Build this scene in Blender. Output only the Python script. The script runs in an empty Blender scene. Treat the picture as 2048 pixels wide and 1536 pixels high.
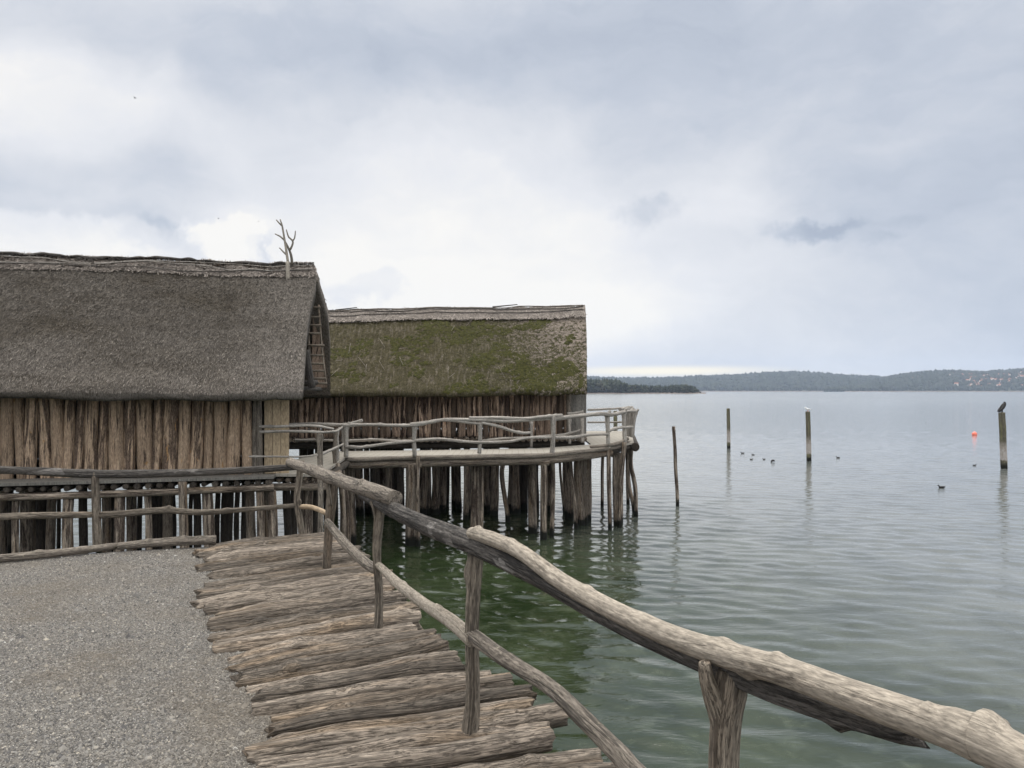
import bpy, math, random
import numpy as np
from mathutils import Vector

random.seed(7)
RNG = np.random.default_rng(7)
SC = bpy.context.scene
COL = SC.collection
F = 1600.0            # focal length in photograph pixels (2048 wide)
HY = 781.0            # row of the horizon
CZ = 3.8              # eye height over the lake (water is z = 0)
DECK = 2.2            # height of gravel and walkways over the water
pi = math.pi

# ------------------------------------------------------------------ places
def at(px, py, Y):
    return np.array([(px - 1024) / F * Y, Y, CZ - (py - HY) / F * Y])

def on_deck(px, py, z=DECK):
    Y = (CZ - z) * F / (py - HY)
    return np.array([(px - 1024) / F * Y, Y, z])

def wy(by):                      # distance of something that stands in the water at row by
    return CZ * F / (by - HY)

# ------------------------------------------------------------------ noise
def _h(ix, iy, iz):
    n = (ix * 73856093) ^ (iy * 19349663) ^ (iz * 83492791)
    n &= 0x7fffffff
    n = ((n >> 13) ^ n) & 0x7fffffff
    n = (n * ((n * n * 15731 + 789221) & 0x7fffffff) + 1376312589) & 0x7fffffff
    return n / 1073741824.0 - 1.0

def vn(p):
    p = np.asarray(p, float)
    i = np.floor(p).astype(np.int64)
    f = p - i
    f = f * f * (3 - 2 * f)
    out = 0
    for dx in (0, 1):
        wx = f[:, 0] if dx else 1 - f[:, 0]
        for dy in (0, 1):
            wyy = f[:, 1] if dy else 1 - f[:, 1]
            for dz in (0, 1):
                wz = f[:, 2] if dz else 1 - f[:, 2]
                out = out + wx * wyy * wz * _h(i[:, 0] + dx, i[:, 1] + dy, i[:, 2] + dz)
    return out

def fbm(p, o=3):
    p = np.asarray(p, float)
    a, s, t = 1.0, 0, 0
    for k in range(o):
        s = s + a * vn(p * 2 ** k + 17.3 * k)
        t += a
        a *= .5
    return s / t

# ------------------------------------------------------------------ mesh builder
class MB:
    def __init__(self):
        self.v, self.f, self.lc, self.t, self.m = [], [], [], [], []
        self.n = 0
    def add(self, v, f, lc=None, t=.5, m=0):
        v = np.asarray(v, float)
        self.v.append(v)
        self.lc.append(v if lc is None else np.asarray(lc, float))
        self.t.append(np.full(len(v), t) if np.isscalar(t) else np.asarray(t, float))
        n = self.n
        self.f += [tuple(int(i) + n for i in q) for q in f]
        self.m += [m] * len(f)
        self.n += len(v)
        return self
    def build(self, name, mats, parent=None, smooth=True):
        me = bpy.data.meshes.new(name)
        V = np.concatenate(self.v)
        me.from_pydata(V.tolist(), [], self.f)
        a = me.attributes.new('lc', 'FLOAT_VECTOR', 'POINT')
        a.data.foreach_set('vector', np.concatenate(self.lc).astype(np.float32).ravel())
        a = me.attributes.new('tint', 'FLOAT', 'POINT')
        a.data.foreach_set('value', np.concatenate(self.t).astype(np.float32))
        if not isinstance(mats, (list, tuple)):
            mats = [mats]
        for m in mats:
            me.materials.append(m)
        if len(mats) > 1:
            me.polygons.foreach_set('material_index', self.m)
        if smooth:
            me.polygons.foreach_set('use_smooth', [True] * len(me.polygons))
        me.update()
        o = bpy.data.objects.new(name, me)
        COL.objects.link(o)
        if parent is not None:
            o.parent = parent
            if parent.type == 'EMPTY':
                o.location = -parent.location
        return o

def tag(o, label=None, cat=None, group=None, kind=None):
    if label: o['label'] = label
    if cat: o['category'] = cat
    if group: o['group'] = group
    if kind: o['kind'] = kind
    return o

def thing(name, loc, label, cat, group=None):
    o = bpy.data.objects.new(name, None)
    COL.objects.link(o)
    o.location = Vector([float(c) for c in loc])
    o.empty_display_size = .3
    return tag(o, label, cat, group)

def catmull(P, step):
    P = np.asarray(P, float)
    if len(P) == 2:
        n = max(2, int(np.linalg.norm(P[1] - P[0]) / step) + 1)
        t = np.linspace(0, 1, n)[:, None]
        return P[0] * (1 - t) + P[1] * t, np.linspace(0, 1, n)
    Q = np.vstack([2 * P[0] - P[1], P, 2 * P[-1] - P[-2]])
    out, par = [], []
    for i in range(1, len(Q) - 2):
        n = max(2, int(np.linalg.norm(Q[i + 1] - Q[i]) / step) + 1)
        t = np.linspace(0, 1, n, endpoint=(i == len(Q) - 3))[:, None]
        a, b, c, d = Q[i - 1], Q[i], Q[i + 1], Q[i + 2]
        out.append(.5 * (2 * b + (c - a) * t + (2 * a - 5 * b + 4 * c - d) * t ** 2 + (3 * b - a - 3 * c + d) * t ** 3))
        par.append((i - 1 + t[:, 0]) / (len(P) - 1))
    return np.vstack(out), np.concatenate(par)

_seed = [0]
def tube(mb, pts, rad, sides=10, step=.12, rough=.12, groove=.0, flat=(1, 1), knots=(), t=None, m=0, wob=0., cut=.15, gf=7.):
    """a log: bent, tapering, lumpy, with sawn ends"""
    _seed[0] += 1
    sd = _seed[0] * 7.77
    C, par = catmull(pts, step)
    n = len(C)
    rad = np.atleast_1d(np.asarray(rad, float))
    r = np.interp(par, np.linspace(0, 1, len(rad)), rad) if len(rad) > 1 else np.full(n, rad[0])
    L = np.concatenate([[0], np.cumsum(np.linalg.norm(np.diff(C, axis=0), axis=1))])
    if wob:
        for k in range(3):
            C[:, k] += wob * fbm(np.c_[L * 1.1 + sd, np.full(n, k * 9.1 + sd), np.zeros(n)], 3) * np.clip(L / .3, 0, 1) * np.clip((L[-1] - L) / .3, 0.2, 1)
    T = np.gradient(C, axis=0)
    T /= np.linalg.norm(T, axis=1)[:, None] + 1e-9
    mean = C[-1] - C[0]
    mean /= np.linalg.norm(mean) + 1e-9
    ref = np.array([0, 0, 1.]) if abs(mean[2]) < .75 else np.array([0, 1., 0])
    S = np.cross(T, ref)
    S /= np.linalg.norm(S, axis=1)[:, None] + 1e-9
    U = np.cross(S, T)
    th = np.linspace(0, 2 * pi, sides, endpoint=False)
    ct, st = np.cos(th), np.sin(th)
    A = np.tile(ct, n); B = np.tile(st, n); LL = np.repeat(L, sides); R0 = np.repeat(r, sides)
    k = 1 + rough * fbm(np.c_[A * 1.3 + sd, B * 1.3 + sd * .3, LL * 2.2], 3)
    if groove:
        q = fbm(np.c_[A * gf + sd, B * gf - sd, LL * .9], 2)
        k -= groove * np.clip(np.abs(q) * -4 + 1, 0, 1)
        k += groove * .5 * vn(np.c_[A * 3 + sd, B * 3, LL * 1.5])
    for (ks, kt, kh, kw) in knots:
        d2 = ((LL / L[-1] - ks) * L[-1] / kw) ** 2 + (np.angle(np.exp(1j * (np.arctan2(B, A) - kt))) * R0 / kw) ** 2
        k += kh * np.exp(-d2 * 1.5)
    rr = R0 * k
    X = (rr * A * flat[0])[:, None]; Z = (rr * B * flat[1])[:, None]
    V = np.repeat(C, sides, axis=0) + X * np.repeat(S, sides, axis=0) + Z * np.repeat(U, sides, axis=0)
    off = RNG.uniform(-40, 40, 3)
    lc = np.c_[X[:, 0], Z[:, 0], LL] + off
    V = V.reshape(n, sides, 3)
    jag = cut * r[0] * fbm(np.c_[ct * 1.5 + sd, st * 1.5, np.zeros(sides)], 2)
    V[0] -= T[0] * jag[:, None]; V[-1] += T[-1] * jag[:, None]
    V = V.reshape(-1, 3)
    faces = []
    idx = np.arange(n * sides).reshape(n, sides)
    a = idx[:-1]; b = idx[1:]
    a2 = np.roll(a, -1, 1); b2 = np.roll(b, -1, 1)
    faces = np.stack([a, a2, b2, b], -1).reshape(-1, 4).tolist()
    # end caps
    c0 = V[:sides].mean(0); c1 = V[-sides:].mean(0)
    N = n * sides
    e0 = c0 + (V[:sides] - c0) * .9 - T[0] * .04 * r[0]
    e1 = c1 + (V[-sides:] - c1) * .9 + T[-1] * .04 * r[-1]
    VV = np.vstack([V, e0, e1, c0[None], c1[None]])
    l0 = np.c_[ct * r[0] * .9, st * r[0] * .9, np.full(sides, -.3)] + off
    l1 = np.c_[ct * r[-1] * .9, st * r[-1] * .9, np.full(sides, L[-1] + .3)] + off
    lcc = np.vstack([lc, l0, l1, (off + [0, 0, -.3])[None], (off + [0, 0, L[-1] + .3])[None]])
    for j in range(sides):
        j2 = (j + 1) % sides
        faces.append((j2, j, N + j, N + j2))
        faces.append((idx[-1, j], idx[-1, j2], N + sides + j2, N + sides + j))
        faces.append((N + j2, N + j, N + 2 * sides))
        faces.append((N + sides + j, N + sides + j2, N + 2 * sides + 1))
    mb.add(VV, faces, lcc, random.random() if t is None else t, m)
    return mb

def prism(mb, poly, z0, z1, t=.5, m=0):
    """vertical prism on a plan polygon, corners given anticlockwise; z may be one value or one per corner"""
    n = len(poly)
    z0 = np.broadcast_to(z0, n); z1 = np.broadcast_to(z1, n)
    v = [(p[0], p[1], z0[i]) for i, p in enumerate(poly)] + [(p[0], p[1], z1[i]) for i, p in enumerate(poly)]
    f = [tuple(range(n - 1, -1, -1)), tuple(range(n, 2 * n))] + [(i, (i + 1) % n, n + (i + 1) % n, n + i) for i in range(n)]
    return mb.add(v, f, None, t, m)

# ------------------------------------------------------------------ materials
class NT:
    def __init__(self, name):
        self.mat = bpy.data.materials.new(name)
        self.mat.use_nodes = True
        self.nt = self.mat.node_tree
        self.nt.nodes.clear()
        self.out = self.n('ShaderNodeOutputMaterial')
        self.b = self.n('ShaderNodeBsdfPrincipled')
        self.l(self.b.outputs[0], self.out.inputs[0])
        self.b.inputs['Specular IOR Level'].default_value = .25
    def n(self, typ, **kw):
        o = self.nt.nodes.new(typ)
        for k, v in kw.items(): setattr(o, k, v)
        return o
    def l(self, a, b): self.nt.links.new(a, b)
    def val(self, s, x):
        if hasattr(x, 'is_linked') or isinstance(x, bpy.types.NodeSocket): self.l(x, s)
        else: s.default_value = x
    def attr(self, name, vec=True):
        a = self.n('ShaderNodeAttribute', attribute_name=name)
        return a.outputs['Vector' if vec else 'Fac']
    def scale(self, v, s):
        mp = self.n('ShaderNodeMapping')
        mp.inputs['Scale'].default_value = s
        self.l(v, mp.inputs[0])
        return mp.outputs[0]
    def noise(self, v, sc=1., det=3., rough=.55, dist=0.):
        o = self.n('ShaderNodeTexNoise')
        o.inputs['Scale'].default_value = sc; o.inputs['Detail'].default_value = det
        o.inputs['Roughness'].default_value = rough; o.inputs['Distortion'].default_value = dist
        self.l(v, o.inputs['Vector'])
        return o.outputs[0]
    def ramp(self, f, stops, interp='LINEAR'):
        o = self.n('ShaderNodeValToRGB')
        o.color_ramp.interpolation = interp
        e = o.color_ramp.elements
        while len(e) < len(stops): e.new(.5)
        for i, (p, c) in enumerate(stops):
            e[i].position = p
            e[i].color = (c, c, c, 1) if np.isscalar(c) else (*c, 1)
        self.l(f, o.inputs[0])
        return o.outputs[0]
    def mix(self, f, a, b, mode='MIX'):
        o = self.n('ShaderNodeMix', data_type='RGBA', blend_type=mode)
        self.val(o.inputs[0], f)
        for s, x in ((o.inputs[6], a), (o.inputs[7], b)):
            if isinstance(x, tuple): s.default_value = (*x, 1) if len(x) == 3 else x
            else: self.l(x, s)
        return o.outputs[2]
    def math(self, op, a, b=0., c=None, clamp=False):
        o = self.n('ShaderNodeMath', operation=op, use_clamp=clamp)
        self.val(o.inputs[0], a); self.val(o.inputs[1], b)
        if c is not None: self.val(o.inputs[2], c)
        return o.outputs[0]
    def bump(self, h, strength=.5, dist=.01, normal=None):
        o = self.n('ShaderNodeBump')
        o.inputs['Strength'].default_value = strength; o.inputs['Distance'].default_value = dist
        self.l(h, o.inputs['Height'])
        if normal is not None: self.l(normal, o.inputs['Normal'])
        return o.outputs[0]
    def pos(self):
        return self.n('ShaderNodeNewGeometry').outputs['Position']
    def sep(self, v):
        o = self.n('ShaderNodeSeparateXYZ'); self.l(v, o.inputs[0]); return o.outputs

def wood(name, light, mid, dark, grain=60., crack=.5, bark=None, bark_amt=.5, spots=None, spot_amt=.65, rough=.85, wet=False, tint_lo=.72, tint_hi=1.25, bump=.6, bdist=.006, lichen=False, band=False, warm=None):
    N = NT(name)
    lc = N.attr('lc'); ti = N.attr('tint', False)
    g = N.noise(N.scale(lc, (grain, grain, grain * .035)), 1, 6, .72, .2)
    g2 = N.noise(N.scale(lc, (grain * .35, grain * .35, grain * .02)), 1, 3, .55)
    big = N.noise(N.scale(lc, (6, 6, 1.6)), 1, 4, .6)
    fine = N.noise(N.scale(lc, (grain * 2, grain * 2, grain * .5)), 1, 2, .6)
    col = N.mix(N.ramp(g, [(.32, 0.), (.68, 1.)]), mid, light)
    if warm: col = N.mix(N.ramp(N.noise(N.scale(lc, (9, 9, .9)), 1, 3, .6), [(.5, 0.), (.66, .8)]), col, warm)
    col = N.mix(N.ramp(big, [(.3, .75), (.55, 0.)]), col, mid)
    # long dark checks in the wood
    ck = N.ramp(g2, [(.462, 0.), (.490, 1.), (.510, 1.), (.538, 0.)])
    g3 = N.noise(N.scale(lc, (grain * .9, grain * .9, grain * .045)), 3.1, 5, .7)
    ck = N.math('MAXIMUM', ck, N.ramp(g3, [(.475, 0.), (.495, .75), (.505, .75), (.525, 0.)]))
    ck = N.math('MULTIPLY', ck, crack)
    col = N.mix(ck, col, dark)
    h = N.math('SUBTRACT', g, N.math('MULTIPLY', ck, 1.2))
    if bark:
        bm = N.noise(N.scale(lc, (15, 15, 1.25)), 1, 6, .66, .4)
        bm = N.math('ADD', bm, N.math('MULTIPLY', N.math('SUBTRACT', ti, .5), .18))
        bf = N.ramp(bm, [(bark_amt - .01, 0.), (bark_amt + .05, 1.)])
        bt = N.noise(N.scale(lc, (60, 60, 22)), 1, 4, .7)
        bc = N.mix(N.ramp(bt, [(.35, 0.), (.7, 1.)]), tuple(c * .45 for c in bark), tuple(c * 1.5 for c in bark))
        col = N.mix(bf, col, bc)
        h = N.math('ADD', h, N.math('MULTIPLY', bf, N.math('ADD', .9, bt)))
    if spots:
        sm = N.noise(N.scale(lc, (8, 8, 3.2)), 1, 4, .6, .3)
        col = N.mix(N.ramp(sm, [(spot_amt, 0.), (spot_amt + .03, .9)]), col, spots)
    if lichen:
        lm = N.noise(N.scale(lc, (30, 30, 26)), 1, 4, .65)
        col = N.mix(N.ramp(lm, [(.63, 0.), (.68, .55)]), col, (.42, .38, .28))
    tf = N.math('MULTIPLY_ADD', ti, tint_hi - tint_lo, tint_lo)
    tf = N.math('MULTIPLY', tf, N.ramp(fine, [(.3, .62), (.7, 1.3)]))
    vm = N.n('ShaderNodeVectorMath', operation='SCALE')
    N.l(col, vm.inputs[0]); N.l(tf, vm.inputs['Scale'])
    col = vm.outputs[0]
    if wet or band:
        p = N.pos(); z = N.sep(p)[2]
        zz = N.math('ADD', z, N.math('MULTIPLY', N.math('SUBTRACT', N.noise(p, 7, 3), .5), .35))
        if band:
            bb = N.ramp(N.math('DIVIDE', zz, 3.), [(.12, 0.), (.15, 1.), (.30, .9), (.46, .0)])
            col = N.mix(bb, col, N.mix(N.ramp(fine, [(.4, 0.), (.6, 1.)]), (.27, .235, .21), (.45, .42, .39)))
        col = N.mix(N.ramp(zz, [(.16, 1.), (.30, 0.)]), col, (.012, .013, .010))
    N.l(col, N.b.inputs['Base Color'])
    N.b.inputs['Roughness'].default_value = rough
    N.l(N.bump(h, bump, bdist), N.b.inputs['Normal'])
    return N.mat

M = {}
M['rail_bark'] = wood('bark_rail', (.34, .298, .245), (.30, .262, .212), (.07, .06, .05), grain=60, crack=.28, bark=(.25, .214, .172), bark_amt=.56, spots=(.50, .41, .28), spot_amt=.69, bump=.7, bdist=.004, lichen=False, tint_lo=.9, tint_hi=1.1)
M['rail_dark'] = wood('weathered_dark_rail', (.16, .145, .13), (.075, .068, .062), (.014, .013, .012), grain=55, crack=.8, bump=.9, bdist=.006, spots=(.22, .205, .19), spot_amt=.62)
M['rail_light'] = wood('bleached_rail', (.42, .39, .35), (.28, .258, .23), (.07, .06, .05), grain=40, crack=.55, bump=.7, bdist=.006, tint_lo=.7, tint_hi=1.15)
M['rail_grey'] = wood('weathered_grey_rail', (.27, .235, .195), (.17, .145, .118), (.03, .026, .022), grain=50, crack=.75, bump=.8, bdist=.006, lichen=True)
M['post'] = wood('weathered_post', (.26, .225, .18), (.165, .138, .108), (.018, .014, .011), grain=45, crack=.7, bump=.9, bdist=.008, warm=(.19, .145, .105))
M['plank'] = wood('weathered_deck_log', (.25, .212, .172), (.165, .136, .108), (.03, .025, .02), grain=36, crack=.62, bump=1., bdist=.010, warm=(.24, .175, .115), tint_lo=.52, tint_hi=1.55)
M['wall'] = wood('bark_wall_log', (.50, .375, .265), (.35, .25, .17), (.03, .02, .014), grain=30, crack=.4, bark=(.115, .082, .06), bark_amt=.525, spots=(.36, .21, .09), spot_amt=.655, bump=.8, bdist=.015, tint_lo=.85, tint_hi=1.5)
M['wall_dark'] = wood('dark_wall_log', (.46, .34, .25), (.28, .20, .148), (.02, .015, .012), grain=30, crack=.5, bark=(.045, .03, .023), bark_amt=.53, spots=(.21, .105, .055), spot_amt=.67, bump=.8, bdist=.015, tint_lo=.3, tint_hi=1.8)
M['pile'] = wood('pile_wood', (.38, .32, .26), (.23, .19, .15), (.02, .016, .013), grain=34, crack=.6, bark=(.075, .057, .045), bark_amt=.55, bump=.8, bdist=.012, wet=True, tint_lo=.55, tint_hi=1.35, warm=(.20, .135, .08))
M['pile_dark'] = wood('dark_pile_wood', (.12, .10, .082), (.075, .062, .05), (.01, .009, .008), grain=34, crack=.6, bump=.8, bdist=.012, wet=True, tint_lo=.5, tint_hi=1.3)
M['stake'] = wood('lake_stake_wood', (.17, .155, .11), (.10, .092, .066), (.03, .027, .02), grain=26, crack=.6, bump=.6, bdist=.01, wet=True, band=True, tint_lo=.85, tint_hi=1.15, warm=(.16, .16, .07))
M['board'] = wood('tan_board', (.44, .345, .23), (.36, .28, .185), (.14, .10, .065), grain=26, crack=.2, bump=.3, bdist=.003, tint_lo=.88, tint_hi=1.08)
M['board_grey'] = wood('grey_board', (.21, .20, .18), (.15, .142, .128), (.05, .046, .04), grain=26, crack=.4, bump=.4, bdist=.004)
M['twig'] = wood('bare_grey_branch', (.27, .245, .205), (.18, .162, .135), (.08, .07, .055), grain=40, crack=.35, bump=.5, bdist=.004, tint_lo=.7, tint_hi=1.15)
M['pale'] = wood('pale_fresh_wood', (.40, .315, .22), (.33, .25, .165), (.16, .11, .07), grain=30, crack=.3, bump=.5, bdist=.004, tint_lo=.9, tint_hi=1.1)

def mat_deck():
    N = NT('walkway_boards')
    p = N.pos()
    a = N.noise(p, 3, 4, .6); b = N.noise(p, 40, 3, .6)
    col = N.mix(a, (.25, .23, .20), (.36, .335, .29))
    col = N.mix(N.ramp(b, [(.4, .35), (.6, 0.)]), col, (.19, .17, .14))
    w = N.n('ShaderNodeTexWave', wave_type='BANDS', bands_direction='X')
    w.inputs['Scale'].default_value = 1.9; w.inputs['Distortion'].default_value = .6
    N.l(p, w.inputs[0])
    col = N.mix(N.ramp(w.outputs['Fac'], [(.0, .4), (.05, 0.)]), col, (.10, .085, .065))
    N.l(col, N.b.inputs['Base Color']); N.b.inputs['Roughness'].default_value = .9
    N.l(N.bump(b, .4, .01), N.b.inputs['Normal'])
    return N.mat
M['deck'] = mat_deck()

def mat_thatch(name, moss=False, cap=False):
    N = NT(name)
    lc = N.attr('lc'); ti = N.attr('tint', False)      # lc = (along the ridge, up the slope, depth)
    st = N.noise(N.scale(lc, (42, 13, 30)), 1, 3, .7, .3)
    fi = N.noise(N.scale(lc, (120, 50, 60)), 1, 2, .7)
    bg = N.noise(N.scale(lc, (.55, .9, 1)), 1, 5, .62, .3)
    if cap:
        col = N.mix(N.ramp(st, [(.3, 0.), (.7, 1.)]), (.21, .185, .163), (.38, .335, .298))
    else:
        col = N.mix(N.ramp(st, [(.3, 0.), (.7, 1.)]), (.056, .050, .043), (.185, .166, .145))
        col = N.mix(N.ramp(bg, [(.46, 0.), (.64, .75)]), col, (.058, .048, .033))
        col = N.mix(N.math('MULTIPLY', N.ramp(N.math('MULTIPLY', N.sep(lc)[1], .25), [(.0, .75), (.5, .0)]), N.ramp(st, [(.3, 0.), (.6, 1.)])), col, (.27, .242, .215))
    if not cap and not moss:
        co = N.noise(N.scale(lc, (.5, 3.2, 1)), 1, 4, .6, .5)
        col = N.mix(N.ramp(co, [(.50, 0.), (.66, .55)]), col, (.05, .043, .034))
        ed = N.ramp(N.math('MULTIPLY_ADD', N.sep(lc)[0], .55, 1.), [(.15, 0.), (.95, .55)])
        col = N.mix(N.math('MULTIPLY', ed, N.ramp(st, [(.3, 0.), (.6, 1.)])), col, (.27, .245, .22))
    col = N.mix(N.ramp(fi, [(.33, .75), (.55, 0.)]), col, (.03, .024, .019))
    if moss:
        s = N.sep(lc)
        sc = (9.5, 11.5, 1)
        mn = N.noise(N.scale(lc, (2.7, 3.4, 1)), 1, 8, .72, .6)
        m2 = N.noise(N.scale(lc, sc), 1, 4, .6, .2)
        # the bald patch lies towards the gable and the ridge
        f = N.math('MULTIPLY_ADD', N.math('ADD', s[0], N.math('MULTIPLY', N.math('SUBTRACT', mn, .5), 5.)), .26, 1.15, clamp=True)       # 0 at the far left .. 1 at the gable end
        g = N.math('MULTIPLY_ADD', s[1], .30, -.30, clamp=True)
        thr = N.math('MULTIPLY_ADD', f, .105, N.math('MULTIPLY_ADD', N.math('MULTIPLY', f, g), .11, .395))
        mm = N.math('SUBTRACT', N.math('MULTIPLY_ADD', m2, .72, N.math('MULTIPLY', mn, .52)), N.math('ADD', thr, .08))
        mf = N.ramp(mm, [(.0, 0.), (.035, 1.)])
        green = N.mix(N.ramp(N.noise(lc, 9, 4, .65), [(.35, 0.), (.65, 1.)]), (.016, .018, .005), (.062, .062, .016))
        dull = N.mix(N.ramp(N.noise(lc, 14, 4, .65), [(.35, 0.), (.7, 1.)]), (.042, .037, .018), (.105, .092, .052))
        bald = N.mix(N.ramp(st, [(.3, 0.), (.7, 1.)]), (.15, .125, .105), (.36, .305, .258))
        col = N.mix(N.math('MULTIPLY', f, .85), N.mix(.35, col, dull), bald)
        gm = N.mix(f, dull, green)
        sk = N.ramp(N.noise(N.scale(lc, (16, 2.2, 1)), 1, 4, .65), [(.50, 0.), (.68, .5)])
        gm = N.mix(sk, gm, bald)
        col = N.mix(N.math('MULTIPLY', mf, .93), col, gm)
        hh = N.math('ADD', st, N.math('MULTIPLY', mf, N.math('MULTIPLY_ADD', m2, 2.2, .4)))
    else:
        hh = N.math('ADD', st, N.math('MULTIPLY', fi, .6))
    vm = N.n('ShaderNodeVectorMath', operation='SCALE')
    N.l(col, vm.inputs[0]); N.l(N.math('MULTIPLY_ADD', ti, 1.3, .35), vm.inputs['Scale'])
    N.l(vm.outputs[0], N.b.inputs['Base Color'])
    N.b.inputs['Roughness'].default_value = .95
    N.b.inputs['Specular IOR Level'].default_value = .1
    N.l(N.bump(hh, .8, .035), N.b.inputs['Normal'])
    return N.mat
M['thatch'] = mat_thatch('grey_reed_thatch')
M['thatch_moss'] = mat_thatch('mossy_reed_thatch', moss=True)
M['cap'] = mat_thatch('ridge_thatch', cap=True)

def mat_gravel():
    N = NT('gravel')
    p = N.pos()
    v = N.n('ShaderNodeTexVoronoi'); v.inputs['Scale'].default_value = 75; N.l(p, v.inputs['Vector'])
    big = N.noise(p, 1.6, 4, .6)
    s = N.sep(v.outputs['Color'])
    col = N.ramp(s[0], [(0, (.07, .066, .062)), (.35, (.145, .134, .12)), (.7, (.21, .197, .178)), (1, (.34, .32, .295))])
    col = N.mix(N.ramp(big, [(.4, 0.), (.65, .5)]), col, (.23, .205, .17))
    col = N.mix(N.ramp(v.outputs['Distance'], [(.3, 0.), (.75, .7)]), col, (.045, .04, .035))
    N.l(col, N.b.inputs['Base Color']); N.b.inputs['Roughness'].default_value = .9
    N.l(N.bump(N.math('SUBTRACT', 1., v.outputs['Distance']), 1., .008), N.b.inputs['Normal'])
    return N.mat
M['gravel'] = mat_gravel()

def mat_pebble():
    N = NT('pebbles')
    ti = N.attr('tint', False)
    big = N.noise(N.pos(), .9, 5, .65)
    col = N.ramp(ti, [(0, (.05, .048, .047)), (.25, (.125, .12, .116)), (.5, (.195, .18, .158)), (.72, (.26, .25, .232)), (.88, (.36, .325, .27)), (1, (.54, .53, .50))])
    col = N.mix(N.ramp(big, [(.45, 0.), (.62, .5)]), col, (.16, .132, .098))
    N.l(col, N.b.inputs['Base Color']); N.b.inputs['Roughness'].default_value = .8
    return N.mat
M['pebble'] = mat_pebble()

def mat_water():
    N = NT('lake_water')
    p = N.pos()
    s = N.sep(p)
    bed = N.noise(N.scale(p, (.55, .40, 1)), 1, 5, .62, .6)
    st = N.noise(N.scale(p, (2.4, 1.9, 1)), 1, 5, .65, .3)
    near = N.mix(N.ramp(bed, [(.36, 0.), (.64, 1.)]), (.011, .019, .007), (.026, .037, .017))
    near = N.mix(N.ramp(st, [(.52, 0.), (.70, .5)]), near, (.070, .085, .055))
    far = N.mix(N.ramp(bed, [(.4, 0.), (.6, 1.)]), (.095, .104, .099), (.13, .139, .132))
    d = N.ramp(N.math('DIVIDE', N.math('ADD', N.math('MULTIPLY_ADD', s[1], .25, s[0]), N.math('MULTIPLY', bed, 4.)), 20.), [(.36, 0.), (.80, 1.)])  # darker green by the platform: weedy shallows, plus its shade painted into the colour
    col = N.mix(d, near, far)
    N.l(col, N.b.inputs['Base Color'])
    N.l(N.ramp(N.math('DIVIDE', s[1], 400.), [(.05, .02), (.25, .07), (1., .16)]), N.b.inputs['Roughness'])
    N.b.inputs['IOR'].default_value = 1.42
    N.b.inputs['Specular IOR Level'].default_value = .5
    r1 = N.noise(N.scale(p, (2.2, 5.2, 1)), 1, 3, .55, .4)
    r2 = N.noise(N.scale(p, (7, 15, 1)), 1, 3, .55, .3)
    b1 = N.bump(r1, .24, .05)
    N.l(N.bump(r2, .22, .016, b1), N.b.inputs['Normal'])
    return N.mat
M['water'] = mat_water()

def plain(name, c, rough=.7, var=.25, sc=3.):
    N = NT(name)
    n = N.noise(N.pos(), sc, 4, .6)
    N.l(N.mix(N.ramp(n, [(.3, 0.), (.7, 1.)]), tuple(x * (1 - var) for x in c), tuple(min(1, x * (1 + var)) for x in c)), N.b.inputs['Base Color'])
    N.b.inputs['Roughness'].default_value = rough
    return N.mat
M['feather_dark'] = plain('dark_feathers', (.022, .020, .020), .6, .3, 20)
M['feather_white'] = plain('white_feathers', (.72, .72, .72), .7, .08, 20)
M['buoy'] = plain('orange_buoy_plastic', (.80, .20, .14), .45, .1, 4)
M['earth'] = plain('hill_ground', (.03, .036, .022), .95, .3, .01)
M['shore'] = plain('pale_shore', (.13, .10, .08), .95, .2, .05)
M['render'] = plain('house_plaster', (.72, .69, .64), .8, .05, .02)
M['tile'] = plain('house_roof_tiles', (.30, .13, .085), .8, .25, .03)
M['bed'] = plain('lake_bed', (.05, .06, .04), .95, .3, 1)

def mat_forest():
    N = NT('forest_foliage')
    ti = N.attr('tint', False)
    n = N.noise(N.pos(), .25, 4, .6)
    col = N.ramp(ti, [(0, (.013, .019, .013)), (.5, (.023, .031, .018)), (.85, (.036, .043, .022)), (1, (.055, .048, .027))])
    col = N.mix(N.ramp(n, [(.35, .6), (.6, 0.)]), col, (.011, .016, .011))
    N.l(col, N.b.inputs['Base Color']); N.b.inputs['Roughness'].default_value = .9
    return N.mat
M['forest'] = mat_forest()

# ------------------------------------------------------------------ camera, sky, light
cam = bpy.data.cameras.new('camera')
co = bpy.data.objects.new('camera', cam)
COL.objects.link(co)
co.location = (0, 0, CZ)
co.rotation_euler = (pi / 2, 0, 0)
cam.sensor_width = 36
cam.lens = F / 2048 * 36
cam.shift_y = (HY - 768) / 2048
cam.clip_start = .05
cam.clip_end = 30000
SC.camera = co

SUN_EL, SUN_AZ = math.radians(64), math.radians(-12)     # behind cloud, ahead of the camera and a little left
sun = bpy.data.lights.new('sun', 'SUN')
sun.energy = 1.3
sun.angle = math.radians(35)
sun.color = (1, .97, .92)
so = bpy.data.objects.new('sun', sun)
COL.objects.link(so)
sd = Vector((math.sin(SUN_AZ) * math.cos(SUN_EL), math.cos(SUN_AZ) * math.cos(SUN_EL), math.sin(SUN_EL)))
so.rotation_euler = sd.to_track_quat('Z', 'Y').to_euler()
so.location = (0, 0, 60)

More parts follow.
